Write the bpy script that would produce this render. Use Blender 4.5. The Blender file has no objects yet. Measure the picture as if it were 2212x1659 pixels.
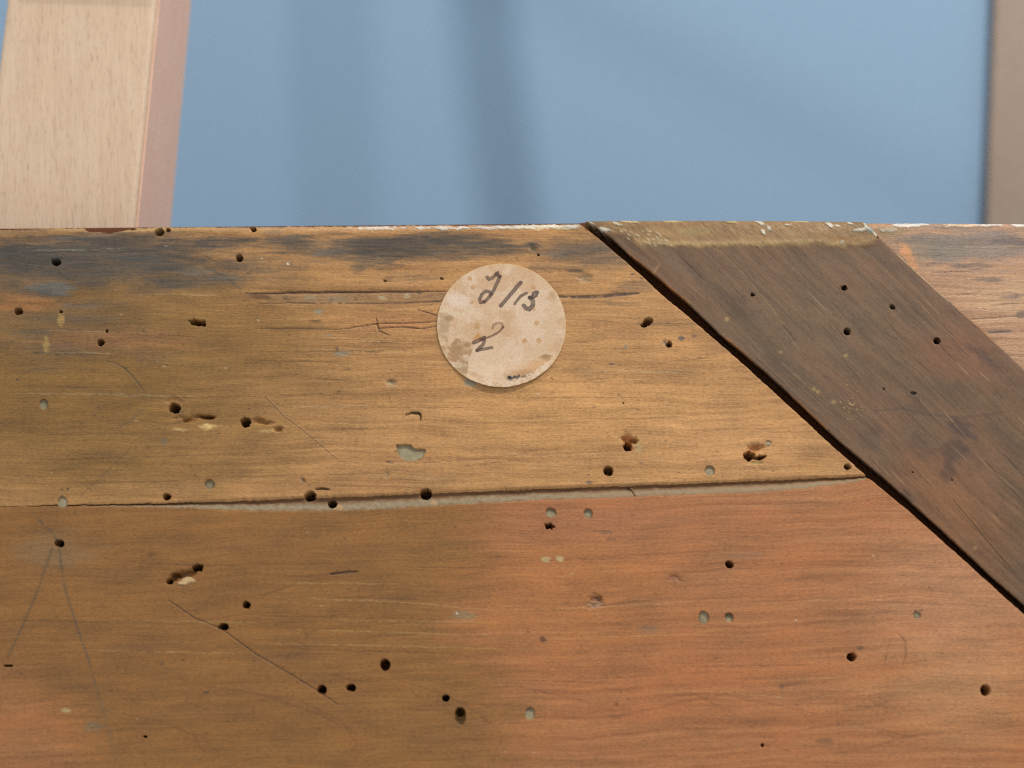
import bpy, math
import numpy as np
from mathutils import Vector, Matrix

# ------------------------------------------------------------------ camera, world, lamps, exposure
sc = bpy.context.scene
col = sc.collection
D = 0.35                       # camera to panel centre, metres
LEAN = math.radians(14.0)      # the panel leans back on the easel
PXM = 1e-4                     # one reference unit = 0.1 mm at the panel centre
CT, ST = math.cos(LEAN), math.sin(LEAN)
WALL_Y = 0.20

cam_d = bpy.data.cameras.new('camera')
cam = bpy.data.objects.new('camera', cam_d)
col.objects.link(cam)
cam.location = (0, -D, 0)
cam.rotation_euler = (math.pi / 2, 0, 0)
cam_d.sensor_width = 36.0
cam_d.lens = 36.0 * D / (2212 * PXM)
cam_d.clip_start = 0.01
cam_d.clip_end = 50.0
cam_d.dof.use_dof = True
cam_d.dof.focus_distance = D + 0.004
cam_d.dof.aperture_fstop = 9.0
sc.camera = cam

world = bpy.data.worlds.new('World')
sc.world = world
world.use_nodes = True
bg = world.node_tree.nodes['Background']
bg.inputs[0].default_value = (0.93, 0.97, 1.0, 1)
bg.inputs[1].default_value = 0.77


def lamp(name, loc, target, size, power, colr, shape='DISK'):
    d = bpy.data.lights.new(name, 'AREA')
    d.shape = shape
    d.size = size
    d.energy = power
    d.color = colr
    o = bpy.data.objects.new(name, d)
    col.objects.link(o)
    o.location = loc
    o.rotation_euler = (Vector(target) - Vector(loc)).to_track_quat('-Z', 'Y').to_euler()
    return o


LAMP_A = (0.36, -0.25, 0.50)
LAMP_B = (-0.276, -0.36, 1.10)
lamp('key_lamp', LAMP_A, (0.05, 0.03, 0.0), 0.020, 2.45, (1.0, 0.95, 0.88))
lamp('room_lamp', LAMP_B, (0, 0.05, 0.02), 0.06, 3.0, (1.0, 0.97, 0.93))

sc.view_settings.view_transform = 'Standard'
sc.view_settings.look = 'None'
sc.view_settings.exposure = 0.0
sc.view_settings.gamma = 1.0
sc.render.engine = 'CYCLES'
sc.cycles.max_bounces = 6
sc.cycles.diffuse_bounces = 3
sc.cycles.use_denoising = False
sc.cycles.sample_clamp_indirect = 4.0
sc.cycles.filter_width = 1.1

# ------------------------------------------------------------------ helpers


def lin(r, g, b, k=1.0):
    out = []
    for c in (r, g, b):
        c = c / 255.0
        c = c / 12.92 if c <= 0.04045 else ((c + 0.055) / 1.055) ** 2.4
        out.append(c * k)
    return np.array(out)


def plane_uv(px, py, c=0.0):
    """reference coordinates -> in-plane metres on the panel plane lifted by c"""
    a = (np.asarray(px, float) - 1106.0) * PXM / D
    b = (829.5 - np.asarray(py, float)) * PXM / D
    t = (D * CT - c) / (CT - b * ST)
    return a * t, -D * ST + t * (ST + b * CT)


_lat = {}


def noise2(x, y, seed=0):
    """value noise, smooth, 0..1"""
    if seed not in _lat:
        _lat[seed] = np.random.RandomState(seed + 11).rand(256, 256).astype(np.float32)
    L = _lat[seed]
    xi = np.floor(x).astype(np.int64)
    yi = np.floor(y).astype(np.int64)
    fx = (x - xi).astype(np.float32)
    fy = (y - yi).astype(np.float32)
    fx = fx * fx * (3 - 2 * fx)
    fy = fy * fy * (3 - 2 * fy)
    x0, x1, y0, y1 = xi & 255, (xi + 1) & 255, yi & 255, (yi + 1) & 255
    return (L[x0, y0] * (1 - fx) + L[x1, y0] * fx) * (1 - fy) + (L[x0, y1] * (1 - fx) + L[x1, y1] * fx) * fy


def fbm(x, y, seed=0, octv=4):
    s, a, tot = 0, 1.0, 0
    for k in range(octv):
        s = s + a * noise2(x * 2 ** k + 17.3 * k, y * 2 ** k + 5.1 * k, seed + k)
        tot += a
        a *= 0.55
    return s / tot


def sstep(e0, e1, x):
    t = np.clip((x - e0) / (e1 - e0), 0, 1)
    return t * t * (3 - 2 * t)


def seg_dist(x, y, pts):
    """distance to a polyline and the parameter 0..1 along it"""
    best = np.full(x.shape, 1e9)
    par = np.zeros(x.shape)
    n = len(pts) - 1
    for i in range(n):
        ax, ay = pts[i][:2]
        bx, by = pts[i + 1][:2]
        dx, dy = bx - ax, by - ay
        t = np.clip(((x - ax) * dx + (y - ay) * dy) / (dx * dx + dy * dy + 1e-9), 0, 1)
        d = np.hypot(x - ax - t * dx, y - ay - t * dy)
        m = d < best
        best = np.where(m, d, best)
        par = np.where(m, (i + t) / n, par)
    return best, par


class Surf:
    """a sheet of points in reference coordinates with relief (mm), a colour layer and a gloss layer"""

    def __init__(self, X, Y):
        self.shape = X.shape
        self.X = X.ravel().astype(float)
        self.Y = Y.ravel().astype(float)
        n = self.X.size
        self.H = np.zeros(n)
        self.C = np.zeros((n, 3))
        self.A = np.zeros(n)
        self.G = np.zeros(n)
        self.box = (self.X.min(), self.X.max(), self.Y.min(), self.Y.max())

    def near(self, x0, x1, y0, y1):
        b = self.box
        if x1 < b[0] or x0 > b[1] or y1 < b[2] or y0 > b[3]:
            return np.zeros(0, int)
        return np.nonzero((self.X > x0) & (self.X < x1) & (self.Y > y0) & (self.Y < y1))[0]

    def tint(self, idx, rgb, a):
        a = np.clip(a, 0, 1)
        A0 = self.A[idx]
        A1 = a + A0 * (1 - a)
        w = (a / np.maximum(A1, 1e-6))[:, None]
        self.C[idx] = np.asarray(rgb)[None, :] * w + self.C[idx] * (1 - w)
        self.A[idx] = A1

    def blob(self, cx, cy, rx, ry, rgb, alpha=0.6, rot=0, soft=0.6, rough=0.5, sx=40, sy=9, seed=3, h=0.0, fib=0.0):
        R = max(rx, ry) * 1.7 + 4
        i = self.near(cx - R, cx + R, cy - R, cy + R)
        if not i.size:
            return
        x, y = self.X[i], self.Y[i]
        c, s = math.cos(math.radians(rot)), math.sin(math.radians(rot))
        qx, qy = ((x - cx) * c + (y - cy) * s) / rx, (-(x - cx) * s + (y - cy) * c) / ry
        d = np.hypot(qx, qy) + rough * 2 * (fbm(x / sx, y / sy, seed, 4) - 0.5)
        m = sstep(1.0, 1.0 - soft, d)
        if fib:
            m = m * (1 - fib + fib * sstep(.30, .62, fbm(x / 60, y / 3.0, seed + 30, 4)))
        if alpha:
            self.tint(i, rgb, alpha * m)
        if h:
            self.H[i] += h * m

    def line(self, pts, width, rgb, alpha=0.7, depth=0.0, gap=0.3, seed=5, taper=True, wob=0.0):
        xs = [p[0] for p in pts]
        ys = [p[1] for p in pts]
        R = width * 3 + 4 + wob
        i = self.near(min(xs) - R, max(xs) + R, min(ys) - R, max(ys) + R)
        if not i.size:
            return
        x, y = self.X[i], self.Y[i]
        if wob:
            y = y + wob * 2 * (fbm(x / 25, y / 300, seed + 9, 3) - 0.5)
        d, t = seg_dist(x, y, pts)
        w = width * (0.35 + 0.65 * np.sin(np.clip(t, 0, 1) * math.pi) ** 0.6 if taper else 1.0)
        brk = sstep(gap - 0.2, gap + 0.2, fbm(x / 16 + seed * 3, y / 16, seed, 3) + 0.12)
        m = sstep(1.15, 0.35, d / w) * brk
        if alpha:
            self.tint(i, rgb, alpha * m)
        if depth:
            self.H[i] -= depth * m

    def hole(self, cx, cy, rx, ry=None, depth=7.0, rot=0, irr=0.06, seed=1, cell=2.0, rgb=None, slant=None):
        """a worm hole: an opening cut with a clean rim, the points on the rim are moved onto it"""
        ry = ry or rx
        R = max(rx, ry) * 1.5 + 6
        i = self.near(cx - R, cx + R, cy - R, cy + R)
        if not i.size:
            return
        x, y = self.X[i], self.Y[i]
        c, s = math.cos(math.radians(rot)), math.sin(math.radians(rot))
        qx, qy = ((x - cx) * c + (y - cy) * s) / rx, (-(x - cx) * s + (y - cy) * c) / ry
        ang = np.arctan2(qy, qx)
        rad = 1 + irr * 1.1 * (fbm(np.cos(ang) * 2 + seed * 7.7 + 50, np.sin(ang) * 2 + 50, seed, 3) - 0.5) * 2
        r = np.hypot(qx, qy)
        e = np.hypot(x - cx, y - cy)
        sd = e - e * rad / np.maximum(r, 1e-4)
        near = np.abs(sd) < 0.55 * cell
        k = np.where(near, -sd / np.maximum(e, 1e-4), 0)
        self.X[i] += (x - cx) * k
        self.Y[i] += (y - cy) * k
        ins = sd <= -0.55 * cell
        if slant is None:
            slant = 0.0
        floor = -depth * (0.82 + 0.36 * noise2(x / 5, y / 5, seed + 2)) * (1 - slant * sstep(-0.25, 0.85, qy - 0.25 * qx))
        self.H[i] = np.where(ins, np.minimum(self.H[i], floor), self.H[i])
        if rgb is not None:
            self.tint(i[ins], rgb, np.full(ins.sum(), 0.8))

    def polycut(self, pts, depth):
        xs = [p[0] for p in pts]
        ys = [p[1] for p in pts]
        i = self.near(min(xs) - 6, max(xs) + 6, min(ys) - 6, max(ys) + 6)
        x, y = self.X[i], self.Y[i]
        ins = np.zeros(x.shape, bool)
        for (ax_, ay_), (bx_, by_) in zip(pts, pts[1:] + pts[:1]):
            c = ((ay_ > y) != (by_ > y)) & (x < (bx_ - ax_) * (y - ay_) / (by_ - ay_ + 1e-9) + ax_)
            ins ^= c
        self.H[i] = np.where(ins, -depth, self.H[i])

    def gouge(self, cx, cy, rx, ry, depth, rot=0, rough=0.6, rgb=None, alpha=0.6, seed=4, sx=13, sy=7):
        R = max(rx, ry) * 1.9 + 4
        i = self.near(cx - R, cx + R, cy - R, cy + R)
        if not i.size:
            return
        x, y = self.X[i], self.Y[i]
        c, s = math.cos(math.radians(rot)), math.sin(math.radians(rot))
        qx, qy = ((x - cx) * c + (y - cy) * s) / rx, (-(x - cx) * s + (y - cy) * c) / ry
        d = np.hypot(qx, qy) + rough * 2 * (fbm(x / sx, y / sy, seed, 3) - 0.5)
        m = sstep(1.05, 0.15, d)
        self.H[i] -= depth * m * (0.75 + 0.5 * fbm(x / 9, y / 5, seed + 5, 2))
        if rgb is not None:
            self.tint(i, rgb, alpha * m)

    def round_edge(self, dist, r, up=1.0):
        d = np.clip(dist, 0, r)
        self.H -= up * (r - np.sqrt(np.maximum(r * r - (r - d) ** 2, 0))) * 0.1     # 0.1 mm per unit

    def build(self, name, mat, parent, w0=0.0, back=-9.0, under=0.0):
        n, m = self.shape
        u, v = plane_uv(self.X, self.Y, w0)
        P = np.stack([u, v, w0 + self.H * 1e-3], 1).reshape(n, m, 3)
        P = np.pad(P, ((2, 2), (2, 2), (0, 0)), mode='edge')
        ring = np.ones(P.shape[:2], bool)
        ring[1:-1, 1:-1] = False
        P[ring, 2] = back * 1e-3
        if under:
            P[:, 0, 0] += under
        C4 = np.concatenate([self.C, self.A[:, None]], 1).reshape(n, m, 4)
        C4 = np.pad(C4, ((2, 2), (2, 2), (0, 0)), mode='edge')
        Gp = np.pad(self.G.reshape(n, m), 2, mode='edge')
        return grid_object(name, P, C4, Gp, mat, parent, seam=True)


def grid_object(name, P, C4, G, mat, parent, seam=False):
    n, m = P.shape[:2]
    idx = np.arange(n * m).reshape(n, m)
    q = np.stack([idx[:-1, :-1], idx[1:, :-1], idx[1:, 1:], idx[:-1, 1:]], -1).reshape(-1, 4)
    if seam:      # drop the zero-width strip so the side walls keep their own normals
        keep = np.ones((n - 1, m - 1), bool)
        keep[1, 1:-1] = keep[-2, 1:-1] = False
        keep[1:-1, 1] = keep[1:-1, -2] = False
        q = q[keep.ravel()]
    a = P.reshape(-1, 3)
    k = q[len(q) // 2]
    nz = np.cross(a[k[1]] - a[k[0]], a[k[3]] - a[k[0]])[2]
    if nz < 0:
        q = q[:, ::-1]
    me = bpy.data.meshes.new(name)
    me.vertices.add(n * m)
    me.vertices.foreach_set('co', a.astype(np.float32).ravel())
    me.loops.add(q.size)
    me.loops.foreach_set('vertex_index', q.astype(np.int32).ravel())
    me.polygons.add(len(q))
    me.polygons.foreach_set('loop_start', np.arange(0, q.size, 4, dtype=np.int32))
    me.polygons.foreach_set('loop_total', np.full(len(q), 4, np.int32))
    me.polygons.foreach_set('use_smooth', np.ones(len(q), bool))
    at = me.color_attributes.new('mark', 'FLOAT_COLOR', 'POINT')
    at.data.foreach_set('color', C4.reshape(-1).astype(np.float32))
    ga = me.attributes.new('gloss', 'FLOAT', 'POINT')
    ga.data.foreach_set('value', G.reshape(-1).astype(np.float32))
    me.update()
    me.validate()
    me.materials.append(mat)
    o = bpy.data.objects.new(name, me)
    col.objects.link(o)
    o.parent = parent
    return o


def poly_object(name, verts, faces, mat, parent=None, smooth=False, bevel=0.0):
    me = bpy.data.meshes.new(name)
    me.from_pydata([tuple(map(float, p)) for p in verts], [], faces)
    me.update()
    me.materials.append(mat)
    o = bpy.data.objects.new(name, me)
    col.objects.link(o)
    o.parent = parent
    if smooth:
        me.polygons.foreach_set('use_smooth', np.ones(len(me.polygons), bool))
    if bevel:
        b = o.modifiers.new('bevel', 'BEVEL')
        b.width = bevel
        b.segments = 4
        b.limit_method = 'ANGLE'
    return o


BOX_F = [(0, 1, 2, 3), (7, 6, 5, 4), (0, 4, 5, 1), (1, 5, 6, 2), (2, 6, 7, 3), (3, 7, 4, 0)]


def thing(name, label, cat, loc=(0, 0, 0), rot=(0, 0, 0), group=None):
    o = bpy.data.objects.new(name, None)
    col.objects.link(o)
    o.location = loc
    o.rotation_euler = rot
    o.empty_display_size = 0.01
    o['label'] = label
    o['category'] = cat
    if group:
        o['group'] = group
    return o


# ------------------------------------------------------------------ materials
class NT:
    def __init__(self, name):
        self.mat = bpy.data.materials.new(name)
        self.mat.use_nodes = True
        self.t = self.mat.node_tree
        self.n = self.t.nodes
        self.b = self.n['Principled BSDF']

    def link(self, a, b):
        self.t.links.new(a, b)

    def node(self, typ, **kw):
        o = self.n.new(typ)
        for k, v in kw.items():
            setattr(o, k, v)
        return o

    def put(self, sock, v):
        if isinstance(v, bpy.types.NodeSocket):
            self.link(v, sock)
        elif v is not None:
            sock.default_value = v

    def math(self, op, a, b=None, c=None, clamp=False):
        o = self.node('ShaderNodeMath', operation=op, use_clamp=clamp)
        for s, v in zip(o.inputs, (a, b, c)):
            self.put(s, v)
        return o.outputs[0]

    def noise(self, vec, scale, detail=3.0, rough=0.55, dist=0.0):
        o = self.node('ShaderNodeTexNoise')
        self.put(o.inputs['Vector'], vec)
        o.inputs['Scale'].default_value = scale
        o.inputs['Detail'].default_value = detail
        o.inputs['Roughness'].default_value = rough
        o.inputs['Distortion'].default_value = dist
        return o.outputs[0]

    def mapping(self, vec, scale=(1, 1, 1), rot=(0, 0, 0), loc=(0, 0, 0)):
        o = self.node('ShaderNodeMapping')
        self.put(o.inputs['Vector'], vec)
        o.inputs['Scale'].default_value = scale
        o.inputs['Rotation'].default_value = rot
        o.inputs['Location'].default_value = loc
        return o.outputs[0]

    def mix(self, fac, a, b, mode='MIX'):
        o = self.node('ShaderNodeMix', data_type='RGBA', blend_type=mode)
        self.put(o.inputs[0], fac)
        self.put(o.inputs[6], a)
        self.put(o.inputs[7], b)
        return o.outputs[2]

    def remap(self, v, a, b, c, d):
        o = self.node('ShaderNodeMapRange')
        self.put(o.inputs[0], v)
        for k, x in enumerate((a, b, c, d)):
            o.inputs[k + 1].default_value = x
        return o.outputs[0]

    def bump(self, h, strength, dist):
        o = self.node('ShaderNodeBump')
        o.inputs['Strength'].default_value = strength
        o.inputs['Distance'].default_value = dist
        self.put(o.inputs['Height'], h)
        self.link(o.outputs[0], self.b.inputs['Normal'])


def rgba(c):
    return (float(c[0]), float(c[1]), float(c[2]), 1.0)


def old_wood(name, c_lo, c_hi, c_var, angle=0.0, offset=0.0, rough=0.46, contrast=1.0, cross=0.0, gain=(1, 1, 1), fs=1.0, blotch=.75):
    """aged plank: stretched fibres, short dark flecks and blotches; the 'mark' layer holds stains"""
    m = NT(name)
    tc = m.node('ShaderNodeTexCoord').outputs['Object']
    v = m.mapping(tc, (1000, 1000, 1000), (0, 0, 0), (offset, offset * 0.7, 0))
    v = m.mapping(v, (1, 1, 1), (0, 0, angle))
    wv = m.noise(v, 0.035, 2.0)
    wv2 = m.noise(v, 0.12, 2.0)
    warp = m.math('ADD', m.math('MULTIPLY', m.math('SUBTRACT', wv, 0.5), 4.0),
                  m.math('MULTIPLY', m.math('SUBTRACT', wv2, 0.5), 0.35))
    cb = m.node('ShaderNodeCombineXYZ')
    m.put(cb.inputs[1], warp)
    va = m.node('ShaderNodeVectorMath', operation='ADD')
    m.put(va.inputs[0], v)
    m.put(va.inputs[1], cb.outputs[0])
    v = va.outputs[0]
    n1 = m.noise(m.mapping(v, (0.018, 0.9, 0.1)), 1.0, 5.0, 0.62)
    n2 = m.noise(m.mapping(v, (0.10 * fs, 5.2 * fs, 0.4)), 1.0, 4.0, 0.65)
    n3 = m.noise(m.mapping(v, (1.0, 8.0, 0.5), loc=(31, 7, 0)), 1.0, 3.0, 0.6)
    n4 = m.noise(m.mapping(v, (0.06, 0.17, 0.1), loc=(3, 11, 0)), 1.0, 5.0, 0.6)
    n5 = m.noise(m.mapping(v, (1.1, 3.6, 1.0), loc=(9, 4, 0)), 1.0, 4.0, 0.7)
    at = m.node('ShaderNodeAttribute', attribute_name='mark')
    base = m.mix(m.remap(n1, 0.30, 0.70, 0, 1), rgba(c_lo), rgba(c_hi))
    base = m.mix(m.remap(n4, 0.38, 0.68, 0, 0.75), base, rgba(c_var))
    base = m.mix(at.outputs['Alpha'], base, at.outputs['Color'])
    base = m.mix(1.0, base, (gain[0], gain[1], gain[2], 1.0), 'MULTIPLY')
    k = contrast * 1.3
    f = m.math('ADD', m.math('MULTIPLY', m.math('SUBTRACT', n2, 0.5), 0.85 * k),
               m.math('MULTIPLY', m.math('SUBTRACT', n1, 0.5), 0.40 * k))
    f = m.math('ADD', f, m.math('MULTIPLY', m.math('SUBTRACT', n5, 0.5), 1.05 * k))
    n7 = m.noise(m.mapping(v, (0.10, 0.42, 0.2), loc=(17, 23, 0)), 1.0, 5.0, 0.65)
    f = m.math('ADD', f, m.math('MULTIPLY', m.math('SUBTRACT', n4, 0.5), 1.05))
    f = m.math('ADD', f, m.math('MULTIPLY', m.math('SUBTRACT', n7, 0.5), blotch))
    if cross:
        n6 = m.noise(m.mapping(v, (1.6, 0.06, 1.0), loc=(2, 5, 0)), 1.0, 3.0, 0.6)
        f = m.math('ADD', f, m.math('MULTIPLY', m.math('SUBTRACT', n6, 0.5), cross))
    f = m.math('ADD', f, 1.06)
    fleck = m.remap(n3, 0.56, 0.72, 1.0, 0.40)
    f = m.math('MULTIPLY', f, fleck)
    f = m.math('MAXIMUM', f, 0.25)
    g = m.node('ShaderNodeCombineXYZ')
    for i in range(3):
        m.put(g.inputs[i], f)
    colr = m.mix(1.0, base, g.outputs[0], 'MULTIPLY')
    m.link(colr, m.b.inputs['Base Color'])
    gl = m.node('ShaderNodeAttribute', attribute_name='gloss').outputs['Fac']
    r = m.math('ADD', m.math('MULTIPLY', n2, 0.22), rough - 0.11)
    r = m.math('SUBTRACT', r, m.math('MULTIPLY', gl, 0.30), clamp=True)
    m.link(r, m.b.inputs['Roughness'])
    m.b.inputs['Specular IOR Level'].default_value = 0.36
    hgt = m.math('ADD', m.math('MULTIPLY', n2, 0.9), m.math('MULTIPLY', n3, 0.5))
    hgt = m.math('ADD', hgt, m.math('MULTIPLY', n5, 0.35))
    m.bump(hgt, 0.6, 0.0001)
    return m.mat


def plain(name, c, c2, scale, rough=0.7, bump=0.4, dist=0.0002, spec=0.3, stretch=(1, 1, 1)):
    m = NT(name)
    tc = m.node('ShaderNodeTexCoord').outputs['Object']
    v = m.mapping(tc, tuple(1000 * s for s in stretch))
    n = m.noise(v, scale, 5.0, 0.65)
    m.link(m.mix(m.remap(n, 0.3, 0.7, 0, 1), rgba(c), rgba(c2)), m.b.inputs['Base Color'])
    m.b.inputs['Roughness'].default_value = rough
    m.b.inputs['Specular IOR Level'].default_value = spec
    if bump:
        m.bump(n, bump, dist)
    return m.mat


def beech(name, c_lo, c_hi, c_fleck, angle):
    m = NT(name)
    tc = m.node('ShaderNodeTexCoord').outputs['Object']
    v = m.mapping(tc, (1000, 1000, 1000))
    v = m.mapping(v, (1, 1, 1), (0, 0, angle))
    n1 = m.noise(m.mapping(v, (0.55, 0.02, 0.4)), 1.0, 4.0, 0.6)
    n2 = m.noise(m.mapping(v, (5.0, 0.10, 3.0)), 1.0, 3.0, 0.6)
    n3 = m.noise(m.mapping(v, (7.0, 0.34, 7.0), loc=(5, 3, 1)), 1.0, 2.0, 0.5)
    n4 = m.noise(v, 0.05, 4.0, 0.6)
    base = m.mix(m.remap(n1, 0.3, 0.7, 0, 1), rgba(c_lo), rgba(c_hi))
    base = m.mix(m.remap(n4, 0.4, 0.7, 0, 0.35), base, rgba(np.array(c_lo) * np.array([1.0, .92, .88])))
    base = m.mix(m.remap(n2, 0.45, 0.75, 0, 0.25), base, rgba(c_fleck))
    base = m.mix(m.remap(n3, 0.58, 0.70, 0, 0.60), base, rgba(c_fleck))
    m.link(base, m.b.inputs['Base Color'])
    m.b.inputs['Roughness'].default_value = 0.5
    m.b.inputs['Specular IOR Level'].default_value = 0.3
    m.bump(m.math('ADD', n2, n3), 0.2, 0.00008)
    return m.mat


def paper_mat():
    m = NT('aged_paper')
    tc = m.node('ShaderNodeTexCoord').outputs['Object']
    v = m.mapping(tc, (1000, 1000, 1000))
    n = m.noise(v, 2.4, 4.0, 0.7)
    n2 = m.noise(v, 7.0, 2.0, 0.6)
    at = m.node('ShaderNodeAttribute', attribute_name='mark')
    f = m.math('ADD', m.math('MULTIPLY', m.math('SUBTRACT', n, 0.5), 0.6),
               m.math('MULTIPLY', m.math('SUBTRACT', n2, 0.5), 0.8))
    f = m.math('ADD', f, 0.86)
    g = m.node('ShaderNodeCombineXYZ')
    for i in range(3):
        m.put(g.inputs[i], f)
    pc = m.mix(1.0, at.outputs['Color'], (0.98, 0.88, 0.81, 1), 'MULTIPLY')
    m.link(m.mix(1.0, pc, g.outputs[0], 'MULTIPLY'), m.b.inputs['Base Color'])
    gl = m.node('ShaderNodeAttribute', attribute_name='gloss').outputs['Fac']
    m.link(m.math('SUBTRACT', 0.62, m.math('MULTIPLY', gl, 0.40)), m.b.inputs['Roughness'])
    m.b.inputs['Specular IOR Level'].default_value = 0.35
    m.bump(n, 0.25, 0.0001)
    return m.mat


M_UP = old_wood('upper_plank_wood', lin(178, 122, 70, .9), lin(208, 152, 96, .9), lin(188, 134, 80, .9), offset=0.0, gain=(.80, .84, .84), cross=.16)
M_LO = old_wood('lower_plank_wood', lin(176, 112, 70, .9), lin(204, 140, 94, .9), lin(182, 112, 68, .9), angle=-0.03,
                offset=133.0, contrast=0.9, gain=(.71, .705, .615), cross=.1, blotch=.4)
M_RT = old_wood('right_plank_wood', lin(176, 122, 84, .9), lin(206, 154, 110, .9), lin(170, 120, 84, .9), offset=271.0, gain=(.84, .95, 1.1))
M_BT = old_wood('batten_wood', lin(112, 86, 62, .9), lin(136, 106, 78, .9), lin(124, 88, 66, .9),
                angle=math.radians(46), offset=57.0, rough=0.48, contrast=0.62, gain=(.69, .66, .59), fs=1.7)
M_CORE = plain('dark_core_wood', lin(92, 52, 28), lin(104, 62, 34), 0.4, 0.8, 0.3)
M_PUTTY = plain('grey_putty', lin(132, 116, 86, .8), lin(174, 162, 130, .82), 0.45, 0.8, 0.7, 0.0003)
M_WALL = plain('grey_blue_wall_paint', lin(137, 163, 187, .98), lin(141, 167, 191, .98), 0.35, 0.75, 0.15, 0.0002, 0.2)
M_BEECH = beech('beech_wood', lin(206, 178, 150, .95), lin(216, 190, 162, .95), lin(150, 114, 88, .9), math.radians(-5))
M_POST = beech('post_wood', lin(160, 140, 124, .9), lin(170, 151, 136, .9), lin(146, 122, 100, .9), math.radians(-3))
M_PAPER = paper_mat()
M_LIT_SIDE = beech('lit_side_beech', lin(216, 174, 150), lin(222, 182, 158), lin(178, 132, 108), math.radians(-5))  # same beech made pinker: light on the mast's side put into the colour

# ------------------------------------------------------------------ outlines (reference coordinates)


def curve(pts, along='y'):
    a = np.array(pts, float)
    k = 1 if along == 'y' else 0
    t, f = a[:, k], a[:, 1 - k]
    s0 = (f[1] - f[0]) / (t[1] - t[0])
    s1 = (f[-1] - f[-2]) / (t[-1] - t[-2])

    def fn(q):
        q = np.asarray(q, float)
        r = np.interp(q, t, f)
        r = np.where(q < t[0], f[0] + s0 * (q - t[0]), r)
        return np.where(q > t[-1], f[-1] + s1 * (q - t[-1]), r)
    return fn


gapL0 = curve([(1249, 479), (1291, 512), (1313, 532), (1356, 567), (1431, 637), (1496, 690), (1581, 764), (1658, 833),
               (1784, 949), (1871, 1027), (1959, 1099), (2069, 1197), (2121, 1244), (2212, 1326)])
gapR0 = curve([(1266, 476), (1321, 514), (1356, 547), (1416, 594), (1481, 650), (1556, 722), (1606, 762), (1658, 807),
               (1691, 837), (1809, 949), (1909, 1032), (2034, 1144), (2141, 1244), (2212, 1306)])
batR0 = curve([(1868, 478), (1902, 514), (1936, 544), (1999, 602), (2059, 657), (2121, 709), (2161, 749), (2212, 797)])


def jag(y, seed, amp):
    y = np.asarray(y, float)
    z = np.zeros_like(y)
    return amp * (1.6 * (fbm(y / 24, z, seed, 4) - 0.5) + 1.0 * (noise2(y / 4.5, z + 3, seed + 6) - 0.5))


def gapL(y): return gapL0(y) + jag(y, 21, 1.5)
def gapR(y): return gapR0(y) + jag(y, 25, 1.2)
def batR(y): return batR0(y) + jag(y, 29, 0.5)


topL0 = curve([(-1200, 502), (0, 493), (125, 489), (178, 491), (190, 497), (232, 500), (262, 497), (292, 489), (360, 488),
               (536, 487), (544, 491), (553, 487), (760, 485), (980, 483), (1106, 482.5), (1256, 481), (3000, 481)], 'x')
topB0 = curve([(1266, 476.5), (1500, 475.5), (1660, 476), (1846, 477.5), (2600, 480)], 'x')
topR0 = curve([(1860, 480), (2000, 480.5), (2212, 482), (3600, 492)], 'x')
jointT0 = curve([(-1200, 1110), (62, 1092), (370, 1086), (553, 1080), (803, 1071), (1106, 1058), (1356, 1049),
                 (1656, 1037), (1874, 1028), (3000, 1026)], 'x')
jointB0 = curve([(-1200, 1109.6), (62, 1091.8), (250, 1092.0), (370, 1094), (470, 1098), (553, 1101), (753, 1101), (928, 1091), (1106, 1081),
                 (1356, 1072), (1656, 1060), (1800, 1046), (1874, 1033), (4000, 1030)], 'x')


def topL(x): return topL0(x) + jag(x, 41, 1.6)
def jointT(x): return jointT0(x) + jag(x, 45, 1.6)
def jointB(x):
    k = sstep(120, 420, np.asarray(x, float))
    return jointB0(x) + jag(x, 45, 1.6) * (1 - k) + jag(x, 47, 2.2) * k


CELL = 1.9

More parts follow.
